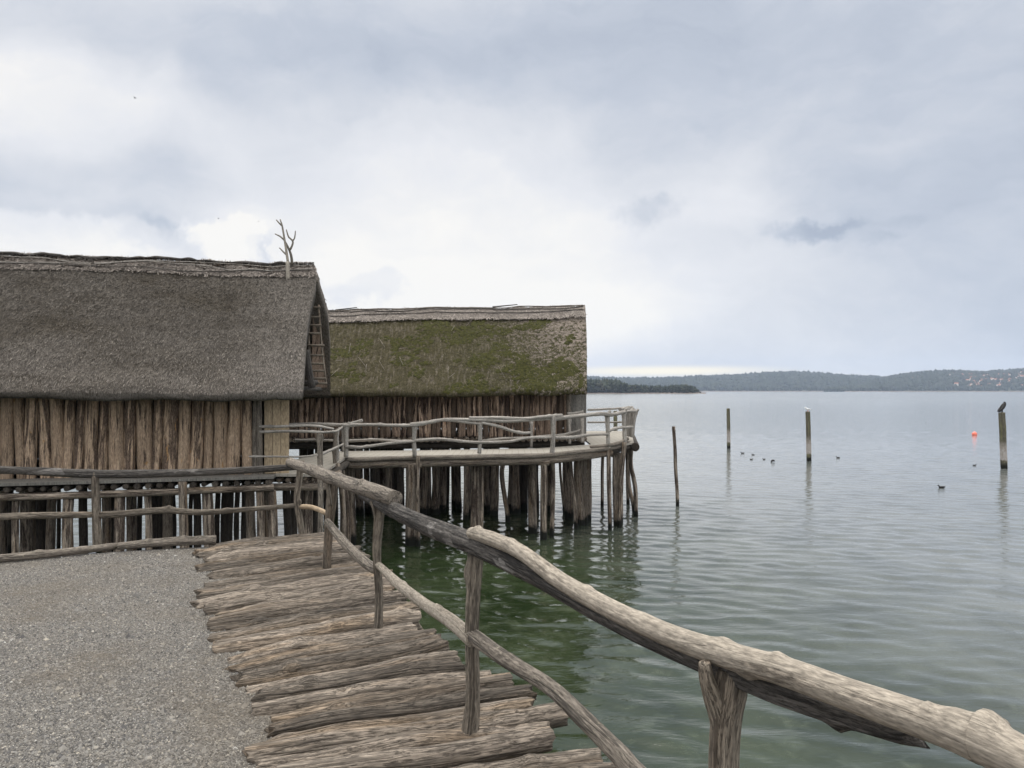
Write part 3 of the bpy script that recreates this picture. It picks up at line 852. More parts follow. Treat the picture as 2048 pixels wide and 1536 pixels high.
class Roof:
    """a saddle of reed: (u along the ridge, v round the section) -> world"""
    def __init__(self, O, axis, length, prof, thick, enddx=None, lift=None, seed=0.):
        self.O = np.array(O, float); a = np.array(axis, float); a /= np.linalg.norm(a)
        self.a = a; self.w = np.array([-a[1], a[0]]); self.len = length
        self.prof = prof; self.th = thick; self.enddx = enddx or (lambda d: 0 * d); self.lift = lift or (lambda u, d: 0 * u); self.seed = seed
        P = np.asarray(prof, float)
        Pf, _ = ipoly(P, np.linspace(0, 1, 200))
        for _ in range(6):                                    # round the corners of the section
            Pf[1:-1] = (Pf[:-2] + 2 * Pf[1:-1] + Pf[2:]) / 4
        self.P = Pf
    def point(self, u, v, out=0., bump=True):
        """u in metres back from the right end (<= 0), v 0..1 from the near eave over the ridge to the far one"""
        dz, s = ipoly(self.P, v)
        e = 1e-3
        q, _ = ipoly(self.P, np.clip(v + e, 0, 1)); q0, _ = ipoly(self.P, np.clip(v - e, 0, 1))
        tn = q - q0; tn /= np.linalg.norm(tn, axis=1)[:, None] + 1e-9
        nrm = np.stack([-tn[:, 1], tn[:, 0]], -1)
        b = 0
        if bump:
            b = .07 * fbm(np.c_[u * .9 + self.seed, s * .9, s * 0], 3) + .035 * fbm(np.c_[u * 4 + self.seed, s * 4, s * 0], 3)
        dz = dz + nrm * (out + b)[:, None] if not np.isscalar(out + b) else dz + nrm * (out + b)
        d, z = dz[:, 0], dz[:, 1]
        f = np.exp(u / 1.2)                                   # the flare lives near the gable end
        uu = u + self.enddx(d) * f
        xy = self.O + uu[:, None] * self.a + d[:, None] * self.w
        return np.c_[xy, z + self.lift(u, d)], nrm, s
    def mesh(self, mb, v0=0., v1=1., nu=170, nv=110, out=0., thick=None, m=0, tint=None, rag=0., u1=0.):
        th = self.th if thick is None else thick
        u = np.linspace(-self.len, u1, nu); v = np.linspace(v0, v1, nv)
        V_, U_ = np.meshgrid(v, u)
        U_, V_ = U_.ravel(), V_.ravel()
        if rag:
            rr = rag * fbm(np.c_[U_ * 5, V_ * 0, V_ * 0 + 3], 3)
            V_ = V_ + rr * (np.isclose(V_, v0) * 1. - np.isclose(V_, v1) * 1.)
        top, _, s = self.point(U_, V_, np.full(len(U_), out))
        und, _, s2 = self.point(U_, V_, np.full(len(U_), out - th), bump=False)
        n = len(top)
        # the thick lower lip hangs square under the eave
        f = grid_faces(nu, nv)
        i = np.arange(n).reshape(nu, nv)
        rim = np.concatenate([i[0, :], i[1:, -1], i[-1, -2::-1], i[-2:0:-1, 0]])
        # fill the rim with a band of rings so that the cut edge is not one stretched face
        r2 = np.roll(rim, -1)
        side = np.stack([rim, rim + n, r2 + n, r2], -1)
        lc = np.r_[np.c_[U_, s, s * 0], np.c_[U_, s, s * 0 + th]]
        t = .5 if tint is None else tint
        mb.add(np.vstack([top, und]), np.vstack([f[:, ::-1], f + n, side[:, ::-1]]).tolist(), lc, t, m)
    def straw(self, mb, count, v0, v1, out=.0, ln=(.10, .24), wd=.012, lift=.35, u0=None, m=0, ulen=None):
        """short reeds lying down the slope; four-sided blades"""
        Lu = self.len if ulen is None else ulen
        u = -RNG.uniform(0, Lu, count); v = RNG.uniform(v0, v1, count)
        p, nrm, s = self.point(u, v, np.full(count, out))
        q, _, _ = self.point(u, np.clip(v - .004, 0, 1), np.full(count, out))
        dn = q - p
        bad = np.linalg.norm(dn, axis=1) < 1e-6
        dn /= np.linalg.norm(dn, axis=1)[:, None] + 1e-9
        far = v > .5
        dn[far] *= -1
        N3 = np.c_[nrm[:, 0:1] * self.w[None], nrm[:, 1:2]]
        A3 = np.r_[self.a, 0][None] * np.ones((count, 1))
        L = RNG.uniform(*ln, count)[:, None]
        dirv = dn + A3 * RNG.normal(0, .28, (count, 1)) + N3 * np.abs(RNG.normal(0, lift, (count, 1))) * .6
        dirv /= np.linalg.norm(dirv, axis=1)[:, None]
        sidev = np.cross(dirv, N3); sidev /= np.linalg.norm(sidev, axis=1)[:, None] + 1e-9
        W = RNG.uniform(.5, 1.2, (count, 1)) * wd
        b = p - dirv * L * .35 - N3 * .006
        e = p + dirv * L * .65 + N3 * RNG.uniform(0.002, .02, (count, 1))
        V = np.stack([b - sidev * W, b + sidev * W, e + sidev * W * .6, e - sidev * W * .6], 1).reshape(-1, 3)
        lc = np.repeat(np.c_[u, s, RNG.uniform(0, 1, count)], 4, 0)
        t = np.repeat(RNG.beta(2, 2, count) * .9 + .05, 4)
        k = np.arange(count)[:, None] * 4
        mb.add(V, (k + [0, 1, 2, 3]).tolist(), lc, t, m)

# ------------------------------------------------------------------ near house
AX1 = (1, .19)
O1 = at(605, 797, 14.7)[:2]
PROF1 = [(.05, 3.62), (-.06, 3.74), (1.0, 4.88), (2.2, 5.88), (3.1, 6.52), (3.45, 6.66), (3.8, 6.52), (4.6, 5.9), (5.8, 4.8), (6.75, 3.75), (6.65, 3.62)]
roof1 = Roof(O1, AX1, 11.0, PROF1, .30, enddx=lambda d: np.interp(d, [0, 1.2, 2.0, 2.6, 3.0, 3.4, 4.0, 4.7, 5.6, 6.7], [0, .0, .03, .10, .09, .0, .12, .28, .30, .26]), lift=lambda u, d: np.interp(d, [0, 3.4, 6.8], [0, 1, 0]) * (.02 * np.sin(u * .9) + .02 * np.sin(u * .5)) + np.interp(d, [0, .9], [1, 0]) * .05 * fbm(np.c_[u * 1.1, u * 0, u * 0], 3), seed=3.)
A1 = np.r_[roof1.a, 0]; W1 = np.r_[roof1.w, 0]

def h1(u, d, z):
    p = roof1.O + u * roof1.a + d * roof1.w
    return np.array([p[0], p[1], z])

def vertical_logs(mb, p0, p1, z0, z1, dia, lean=.02, sides=12, step=.25, jit=.03, rough=.10, m=0):
    p0 = np.array(p0[:2], float); p1 = np.array(p1[:2], float)
    L = np.linalg.norm(p1 - p0); d = (p1 - p0) / L; nn = np.array([-d[1], d[0]])
    s = 0
    while s < L:
        r = dia / 2 * random.uniform(.72, 1.28)
        c = p0 + d * (s + r) + nn * random.uniform(-jit, jit) * .5
        le = d * random.uniform(-lean, lean)
        tt = random.random()
        tube(mb, [(*(c - le), z0 - random.uniform(0, .06)), (*(c + nn * random.uniform(-.01, .01)), (z0 + z1) / 2), (*(c + le), z1)], [r * 1.05, r, r * .95], sides=sides, step=step, rough=rough, t=tt, m=m)
        s += r * 1.99

def house_shell(root, front0, front1, back1, back0, z0, z1, ridge0, ridge1, zr, mat):
    """the walls that the photograph does not show: back and gable ends closed with boards, and a floor"""
    mb = MB()
    def quad(a, b, za, zb, th=.08):
        a = np.array(a); b = np.array(b); d = (b - a) / np.linalg.norm(b - a); n = np.array([-d[1], d[0]]) * th
        prism(mb, [tuple(a), tuple(b), tuple(b + n), tuple(a + n)], za, zb, .4)
    quad(back1, back0, z0, z1)
    for (a, b, rg) in ((front1, back1, ridge1), (back0, front0, ridge0)):
        a = np.array(a); b = np.array(b); d = (b - a) / np.linalg.norm(b - a); n = np.array([-d[1], d[0]]) * .08
        mid = np.array(rg)
        P = [(*a, z0), (*b, z0), (*b, z1), (*mid, zr), (*a, z1)]
        Q = [(p[0] + n[0], p[1] + n[1], p[2]) for p in P]
        V = P + Q
        mb.add(V, [(0, 1, 2, 3, 4), (9, 8, 7, 6, 5)] + [(i, i + 5, (i + 1) % 5 + 5, (i + 1) % 5) for i in range(5)], None, .4)
    mb.build('board_wall', mat, root, smooth=False)

def make_house1():
    root = thing('log_house', h1(-4, .9, DECK), 'nearer thatched log house on piles, bare grey roof and tan boards at its corner', 'house')
    mb = MB()
    roof1.mesh(mb, nu=230, nv=150)
    roof1.straw(mb, 76000, .035, .47, ln=(.05, .13), wd=.006, lift=.25, ulen=11)
    roof1.straw(mb, 5000, .018, .035, ln=(.03, .07), wd=.006, lift=.1, ulen=8.6)
    roof1.straw(mb, 1500, .5, .98, ln=(.10, .22), wd=.010, ulen=1.5)
    # loose reeds that stick out of the roof
    for (ax, ay, bx, by, Y) in ((352, 612, 331, 656, 16.3), (512, 712, 528, 740, 15.3), (315, 636, 318, 650, 16.), (55, 735, 62, 722, 14.7)):
        tube(mb, [at(ax, ay, Y), at((ax + bx) / 2 + 2, (ay + by) / 2, Y - .05), at(bx, by, Y - .25)], [.009, .011, .008], sides=5, step=.2, t=1.)
    thatch = mb.build('thatch', M['thatch'], root)
    mb = MB()
    roof1.mesh(mb, .428, .572, nu=240, nv=50, out=.015, thick=.06, rag=.010)
    roof1.straw(mb, 12000, .426, .5, out=.015, ln=(.08, .2), wd=.008, ulen=8.6)
    roof1.straw(mb, 1800, .495, .505, out=.04, ln=(.08, .14), wd=.010, lift=.5, ulen=9)
    mb.build('ridge_cap', M['cap'], thatch)
    for k, (v, ph) in enumerate(((.458, 0.), (.442, 2.), (.476, 4.))):
        mb = MB()
        u = np.linspace(-10.5, -.08, 26)
        P, _, _ = roof1.point(u, v + .008 * np.sin(u * 1.3 + ph) + RNG.normal(0, .002, 26), np.full(26, .045))
        tube(mb, P, .011, sides=6, step=.3, rough=.2, t=.6)
        mb.build('ridge_rod', M['rail_light' if k != 1 else 'rail_dark'], thatch)
    mb = MB()
    u = np.linspace(-10.8, -.55, 60)
    P, _, _ = roof1.point(u, np.full(60, .502), .05 + .02 * RNG.normal(0, 1, 60))
    tube(mb, P, .040, sides=10, step=.05, rough=.5, t=.2)
    roof1.straw(mb, 3000, .490, .512, out=.05, ln=(.05, .11), wd=.009, lift=.12, ulen=9)
    mb.build('ridge_crest', M['rail_dark'], thatch)
    # forked branch fixed over the ridge end
    mb = MB()
    Y = 17.6
    q = lambda X, Z, yy=0.: at(520 + X / 3.84, 420 + Z / 3.84, Y + yy)
    tube(mb, [q(215, 552, -.35), q(212, 400, -.2)], [.047, .043], sides=10, step=.1, t=.9)
    tube(mb, [q(215, 400, -.2), q(205, 330, -.1), q(190, 235), q(168, 110), q(155, 72)], [.03, .028, .023, .017, .014], sides=10, step=.08, t=.9)
    tube(mb, [q(168, 120), q(145, 98), q(125, 75)], [.018, .015, .012], sides=8, step=.06, t=.7)
    tube(mb, [q(185, 228), q(150, 200), q(115, 183)], [.020, .016, .012], sides=8, step=.06, t=.6)
    tube(mb, [q(212, 350), q(180, 322), q(150, 290)], [.022, .018, .013], sides=8, step=.06, t=.9)
    tube(mb, [q(248, 420, .1), q(238, 345, .05), q(215, 285), q(186, 232)], [.034, .028, .023, .02], sides=10, step=.08, t=.25)
    tube(mb, [q(232, 305), q(250, 265), q(250, 235), q(222, 210), q(210, 180), q(202, 150)], [.024, .022, .02, .018, .015, .012], sides=8, step=.06, t=.35)
    tube(mb, [q(250, 236), q(266, 215), q(272, 160)], [.018, .015, .011], sides=8, step=.06, t=.5)
    mb.build('forked_branch', M['twig'], root)
    # front wall of upright logs
    WD = .82
    zf = DECK - .06
    c1 = at(578, 940, 15.5)[:2]
    aw = roof1.a
    xA = c1 - aw * .46               # boards fill the last half metre
    xB = c1 - aw * .72
    mb = MB()
    vertical_logs(mb, c1 - aw * 9.5, xB, zf, 4.12, .232, lean=.05, jit=.09, sides=20, step=.06, rough=.14)
    mb.build('log_wall', M['wall'], root)
    for off, r, lean in ((.64, .05, .02), (.54, .062, -.02)):
        mb = MB(); p = c1 - aw * off - roof1.w * .04
        tube(mb, [(*p, zf), (*(p + aw * lean), 4.1)], [r, r * .8], sides=14, step=.08, t=.6)
        mb.build('corner_pole', M['rail_grey'], root)
    for i in range(3):
        mb = MB()
        a = c1 - aw * (.46 - i * .155); b = a + aw * .148
        prism(mb, [tuple(a), tuple(b), tuple(b + roof1.w * .04), tuple(a + roof1.w * .04)], zf, 4.1, (.42, .62, .7)[i])
        me = mb.build('board', M['board'], root, smooth=False)
    gdir = np.array([-.30, .954])
    bk1 = c1 + gdir * 5.2; bk0 = bk1 - aw * 9.5; fr0 = c1 - aw * 9.5
    house_shell(root, fr0 + roof1.w * .15, c1 + roof1.w * .06 - aw * .01, bk1, bk0, zf + .01, 3.95, fr0 + gdir * 2.4, c1 + gdir * 2.4, 6.1, M['board_grey'])
    mb = MB(); a = fr0 + roof1.w * .1; b = c1 + roof1.w * .1
    prism(mb, [tuple(a), tuple(b), tuple(bk1), tuple(bk0)], zf - .12, zf, .3)
    mb.build('floor', M['pile_dark'], root, smooth=False)
    # gable timbers under the roof end
    mb = MB()
    tube(mb, [at(607, 766, 16.8), at(634, 765, 17.0)], .055, sides=8, t=.3)
    tube(mb, [at(598, 777, 16.6), at(640, 778, 17.6)], .045, sides=8, t=.2)
    mb.build('tie_beam', M['rail_dark'], root)
    mb = MB(); tube(mb, [at(612, 700, 16.6), at(617, 735, 16.6), at(624, 776, 16.6)], [.07, .075, .075], sides=10, step=.1, t=.5)
    mb.build('brace', M['rail_dark'], root)
    mb = MB(); tube(mb, [at(560, 563, 18.1), at(636, 563, 18.1)], .045, sides=8, t=.6)
    mb.build('purlin', M['rail_grey'], root)
    # reed on the gable behind the ladder
    mb = MB()
    P = [at(627, 590, 19.), at(645, 625, 19.4), at(648, 775, 20.7), at(622, 775, 19.6)]
    g0 = np.array(P)
    Q = g0 + np.array([.05, .25, 0])
    mb.add(np.vstack([g0, Q]), [(0, 1, 2, 3), (7, 6, 5, 4), (0, 4, 5, 1), (1, 5, 6, 2), (2, 6, 7, 3), (3, 7, 4, 0)], None, .25)
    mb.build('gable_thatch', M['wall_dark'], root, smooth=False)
    # piles
    z25 = lambda X: X / 2.926
    rows = [(20, 50, 16.5, 0), (90, 40, 14.05, 1), (160, 85, 15.8, 0), (240, 82, 17, 2), (300, 55, 15.2, 0), (395, 62, 14.3, 1), (485, 50, 15.5, 2), (345, 22, 18.6, 2),
            (625, 52, 15.2, 0), (700, 62, 14.25, 1), (770, 58, 15.5, 0), (870, 40, 14.2, 1), (920, 75, 16.8, 2), (980, 60, 15.4, 0), (1075, 52, 14.4, 0), (1155, 45, 15.8, 2),
            (1220, 66, 14.4, 1), (1330, 70, 16.5, 2), (1390, 30, 19, 2), (1465, 58, 15.3, 0), (1525, 48, 14.7, 1), (1560, 34, 15.6, 0), (1600, 48, 14.5, 1), (1680, 48, 16.2, 2),
            (1720, 40, 17.5, 2), (1800, 62, 15.9, 3), (1850, 32, 18.4, 2), (820, 30, 18.8, 2), (60, 35, 18.3, 2), (205, 40, 19, 2), (1120, 24, 19.2, 2), (1275, 30, 18, 2), (1010, 30, 19.4, 2), (660, 30, 18.2, 2), (1430, 34, 17.6, 2), (575, 30, 19, 2)]
    for (X, wpx, Y, k) in rows:
        px = z25(X)
        if k == 1:
            fa, fb = on_deck(-260, 974)[:2], at(547, 952, 14.95)[:2]
            kk = (px - 1024) / F; dx, dy = fb - fa
            Y = fa[1] + (kk * fa[1] - fa[0]) / (dx - kk * dy) * dy + .14
        r = wpx / 2.926 / F * Y / 2
        mb = MB()
        x = (px - 1024) / F * Y
        j = random.uniform(-.05, .05)
        tube(mb, [(x + j * .8, Y, -.8), (x + j * .3 + random.uniform(-.02, .02), Y, .7), (x, Y, 1.4), (x - j * .5, Y, DECK - .05 if k != 1 else DECK - .28)], [r * 1.05, r, r * .96, r * .94], sides=14, step=.10, rough=.14, groove=.05,
             t={0: .4, 1: .85, 2: .3, 3: .9}[k] + random.uniform(-.1, .1))
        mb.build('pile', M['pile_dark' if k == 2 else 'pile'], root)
    return root
make_house1()

# ladder hung in the gable
def make_ladder():
    root = thing('ladder', at(625, 770, 18.3), 'narrow wooden ladder leaning in the dark gable of the nearer house', 'ladder')
    q = lambda X, Z, Y: at(520 + X / 3.84, 420 + Z / 3.84, Y)
    def Yz(Z): return 18.2 - (Z - 740) / 600 * .5
    for pts in ([(395, 745), (375, 950), (385, 1130), (398, 1330)], [(450, 730), (462, 900), (478, 1080), (497, 1240), (510, 1340)]):
        mb = MB(); tube(mb, [q(x, z, Yz(z)) for x, z in pts], .022, sides=8, step=.2, rough=.1, t=.7)
        mb.build('stile', M['post'], root)
    for (x0, x1, z) in ((392, 465, 748), (384, 460, 823), (375, 470, 885), (368, 466, 948), (365, 494, 1040), (375, 490, 1116), (385, 490, 1180), (395, 500, 1235), (400, 505, 1294), (420, 515, 1330)):
        mb = MB(); tube(mb, [q(x0, z, Yz(z) - .03), q(x1, z, Yz(z) - .03)], .026, sides=8, step=.2, rough=.1, t=.9)
        mb.build('rung', M['post'], root)
make_ladder()

# walkway in front of the near house
def make_walk1():
    f0, f1 = on_deck(-260, 974), at(547, 952, 14.95)
    root = thing('walkway', (f1[0] - 2, f1[1] - .4, DECK), 'board walkway along the front of the nearer house behind the dark rail', 'walkway')
    f0 = f0[:2]; f1 = f1[:2]
    mb = MB(); w = roof1.w
    prism(mb, [tuple(f0), tuple(f1), tuple(f1 + w * .55), tuple(f0 + w * .85)], DECK - .05, DECK, .3)
    mb.build('deck', M['board_grey'], root, smooth=False)
    mb = MB()
    n = 34
    for i in range(n):                                     # ends of the cross logs
        p = f0 + (f1 - f0) * (i + .5) / n
        tube(mb, [(*(p + w * .03), DECK - .12), (*(p + w * .9), DECK - .12)], .055 * random.uniform(.8, 1.1), sides=8, step=.5, t=random.random())
    mb.build('cross_log', M['pile_dark'], root)
    mb = MB(); tube(mb, [(*(f0 + w * .06), DECK - .24), (*((f0 + f1) / 2 + w * .06), DECK - .25), (*(f1 + w * .06), DECK - .22)], .065, sides=12, step=.2, t=.6)
    mb.build('beam', M['pile'], root)
make_walk1()

# ------------------------------------------------------------------ far house
AX2 = (1, .05)
O2 = at(1172, 786, 22.2)[:2]
PROF2 = [(.05, 3.70), (-.06, 3.82), (.9, 4.75), (2.0, 5.72), (2.9, 6.36), (3.2, 6.46), (3.5, 6.36), (4.4, 5.7), (5.5, 4.7), (6.46, 3.82), (6.35, 3.70)]
roof2 = Roof(O2, AX2, 10.2, PROF2, .28, enddx=lambda d: np.interp(d, [0, 1., 2., 3.2, 4.4, 6.4], [0.02, .17, .30, .42, .3, .0]),
             lift=lambda u, d: np.interp(d, [0, 3.2, 6.4], [.018, .026, .02]) * u + np.interp(d, [0, 3.2, 6.4], [0, 1, 0]) * .02 * np.sin(u * 1.1) + np.interp(d, [0, .9], [1, 0]) * .06 * fbm(np.c_[u * 1.1, u * 0 + 4, u * 0], 3), seed=31.)
def h2(u, d, z):
    p = roof2.O + u * roof2.a + d * roof2.w
    return np.array([p[0], p[1], z])

def make_house2():
    root = thing('log_house', h2(-4, .9, DECK), 'farther thatched log house on piles, its roof covered with green moss', 'house')
    mb = MB()
    roof2.mesh(mb, nu=230, nv=150)
    roof2.straw(mb, 42000, .03, .46, ln=(.05, .12), wd=.007, lift=.2, ulen=8.2)
    roof2.straw(mb, 3600, .016, .032, ln=(.03, .08), wd=.007, lift=.1, ulen=8.4)
    # cushions of moss
    cnt = 0
    uu = -.15 - 8 * RNG.uniform(0, 1, 9000) ** 1.5; vv = RNG.uniform(.02, .40, 9000)
    pp, nn, ss = roof2.point(uu, vv, np.full(9000, 0.))
    mo = fbm(np.c_[uu * 1.7, ss * 2.1, ss * 0 + 5], 4)
    keep = mo > (.02 + .25 * np.clip(-uu - 3, 0, 5) / 5 + .30 * np.clip((uu + 3.4) / 3.4, 0, 1) * np.clip((ss - .6) / 3., 0, 1))
    ico = np.array([(0, 0, 1), (.9, 0, .35), (.28, .85, .35), (-.72, .53, .35), (-.72, -.53, .35), (.28, -.85, .35)])
    for k in np.nonzero(keep)[0][:3600]:
        r = random.uniform(.025, .085)
        n3 = np.r_[nn[k, 0] * roof2.w, nn[k, 1]]
        a3 = np.r_[roof2.a, 0]; b3 = np.cross(n3, a3)
        q = ico * (1 + RNG.uniform(-.25, .25, ico.shape))
        V = pp[k] + r * (q[:, 0:1] * a3 + q[:, 1:2] * b3 * 1.0 + (q[:, 2:3] - .3) * n3 * .7)
        mb.add(V, [(0, 1, 2), (0, 2, 3), (0, 3, 4), (0, 4, 5), (0, 5, 1)], np.tile([uu[k], ss[k], 0], (6, 1)), random.uniform(.25, .75), 1)
    # loose long reeds
    for i in range(24):
        u = -random.uniform(.3, 7.5); v = random.uniform(.06, .36)
        p, _, _ = roof2.point(np.array([u, u + random.uniform(-.25, .25)]), np.array([v, v + random.uniform(-.05, .05)]), np.array([.03, .07]))
        tube(mb, p, [.006, .004], sides=4, step=.5, t=.7, m=2)
    def moss():
        N = NT('moss')
        n = N.noise(N.pos(), 18, 3, .6)
        N.l(N.ramp(n, [(.3, (.016, .018, .005)), (.7, (.062, .060, .015))]), N.b.inputs['Base Color'])
        N.b.inputs['Roughness'].default_value = 1.
        return N.mat
    thatch = mb.build('thatch', [M['thatch_moss'], moss(), M['cap']], root)
    mb = MB()
    roof2.mesh(mb, .40, .60, nu=240, nv=50, out=.05, thick=.10, rag=.012)
    roof2.straw(mb, 6000, .40, .5, out=.05, ln=(.1, .22), wd=.009, lift=.2, ulen=8.3)
    roof2.straw(mb, 900, .398, .408, out=.05, ln=(.14, .24), wd=.012, lift=.3, ulen=8.3)
    mb.build('ridge_cap', M['cap'], thatch)
    for k, (v, ph) in enumerate(((.462, 0.), (.435, 2.), (.481, 4.))):
        mb = MB()
        u = np.linspace(-9.8, -.05, 24)
        P, _, _ = roof2.point(u, v + .004 * np.sin(u * 1.3 + ph) + RNG.normal(0, .0015, 24), np.full(24, .075))
        tube(mb, P, .017, sides=6, step=.3, rough=.2, t=.5)
        mb.build('ridge_rod', M['rail_grey' if k == 2 else 'rail_dark'], thatch)
    for (a, b) in (((672, 620), (714, 615)), ((985, 614), (1035, 609))):
        mb = MB(); tube(mb, [at(*a, 24.9), at(*b, 24.9)], [.025, .014], sides=6, t=.3); mb.build('ridge_stick', M['rail_dark'], thatch)
    # walls
    zf = 2.50
    c1 = at(1173, 862, 23.0)[:2]
    a = roof2.a; w = roof2.w
    L = 9.6
    mb = MB()
    vertical_logs(mb, c1 - a * L, c1 - a * .55, zf, 4.15, .150, lean=.03, jit=.06, sides=12, step=.1, rough=.14)
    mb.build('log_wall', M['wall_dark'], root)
    mb = MB(); p = c1 - a * .52 - w * .03
    tube(mb, [(*p, zf - .02), (*p, 4.1)], .075, sides=12, t=.8); mb.build('corner_pole', M['rail_grey'], root)
    for i in range(3):
        mb = MB()
        s = c1 - a * (.45 - i * .15); e = s + a * .146
        prism(mb, [tuple(s), tuple(e), tuple(e + w * .05), tuple(s + w * .05)], zf - .1, 4.08, random.random())
        mb.build('board', M['board_grey'], root, smooth=False)
    fr0 = c1 - a * L
    gd = w
    bk1 = c1 + gd * 4.8; bk0 = fr0 + gd * 4.8
    house_shell(root, fr0 + w * .12, c1 + w * .08 - a * .01, bk1, bk0, zf + .01, 3.98, fr0 + gd * 2.4, c1 + gd * 2.4, 5.9, M['board_grey'])
    # log floor on two bearers
    mb = MB()
    n = 60
    for i in range(n):
        p = fr0 + (c1 - fr0) * (i + .5) / n
        r = .075 * random.uniform(.85, 1.08)
        tube(mb, [(*(p - w * .18 + w * random.uniform(-.03, .03)), zf - .09), (*(p + w * 4.9), zf - .09)], r, sides=10, step=1., t=random.random())
    mb.build('log_floor', M['pile'], root)
    for dd in (.1, 2.4, 4.6):
        mb = MB(); tube(mb, [(*(fr0 - a * .1 + w * dd), zf - .27), (*(c1 - a * .05 + w * dd), zf - .25)], .10, sides=12, step=.3, t=.4)
        mb.build('bearer', M['pile_dark'], root)
    # piles under the house: column in the enlarged crop, width, row of the foot, tone
    Q = [(560, 42, 1200, 0), (597, 30, 1190, 0), (640, 42, 1215, 2), (668, 36, 1180, 1), (705, 52, 1210, 0), (742, 26, 1170, 2), (770, 36, 1160, 2), (890, 46, 1200, 1), (950, 42, 1200, 1),
         (985, 38, 1190, 1), (1010, 26, 1160, 2), (1040, 24, 1165, 1), (1110, 36, 1200, 1), (1220, 24, 1150, 2), (1258, 44, 1205, 1), (1340, 38, 1180, 1), (1365, 28, 1200, 1), (1400, 44, 1175, 2), (1470, 26, 1180, 2),
         (1625, 46, 1222, 1), (1682, 50, 1255, 0), (1722, 58, 1235, 0), (1700, 50, 1250, 3), (520, 40, 1190, 2), (480, 38, 1200, 2), (1810, 17, 1160, 1), (1930, 17, 1150, 1), (1235, 30, 1180, 2), (430, 40, 1210, 2), (390, 40, 1190, 2), (350, 40, 1200, 2), (310, 40, 1190, 2), (270, 40, 1205, 2)]
    for i in range(20):
        Q.append((random.uniform(480, 1640), random.uniform(22, 40), random.uniform(1120, 1215), random.choice([0, 1, 1, 2])))
    for (X, wp, by, k) in Q:
        px = 500 + X / 2.56
        Y = wy(560 + by / 2.56)
        r = wp / 2.56 / F * Y / 2
        x = (px - 1024) / F * Y
        j = random.uniform(-.07, .07)
        top = zf - .3 if Y > 22.4 else DECK - .12
        if X in (1810, 1930): top = DECK + .05
        mb = MB()
        tube(mb, [(x + j, Y, -.8), (x + j * .6, Y, .2), (x + j * .2 + random.uniform(-.03, .03), Y, 1.1), (x, Y, top)], [r * 1.04, r, r, r * .95], sides=14, step=.12, rough=.14, groove=.05,
             t={0: .6, 1: .7, 2: .4, 3: .3}[k] + random.uniform(-.12, .12))
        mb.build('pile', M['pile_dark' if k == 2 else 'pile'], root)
make_house2()

# ------------------------------------------------------------------ walkway round the far house
z2 = lambda X, Y: (500 + X / 2.56, 560 + Y / 2.56)
FRONT = [np.array([-3.63, 15.3]), np.array([-3.95, 19.1]), np.array([-2.45, 19.6]), np.array([.81, 20.3]), np.array([2.70, 21.8]), np.array([3.55, 23.3])]
ZF = [2.2, 2.2, 2.2, 2.21, 2.27, 2.29]
def fy(px):
    k = (px - 1024) / F
    best = None
    for p, q in zip(FRONT[1:-1], FRONT[2:]):
        dx, dy = q - p
        den = dx - k * dy
        s = (k * p[1] - p[0]) / den
        if -.02 <= s <= 1.02: return p[1] + s * dy
    return 19.05 if px < 800 else 23.6

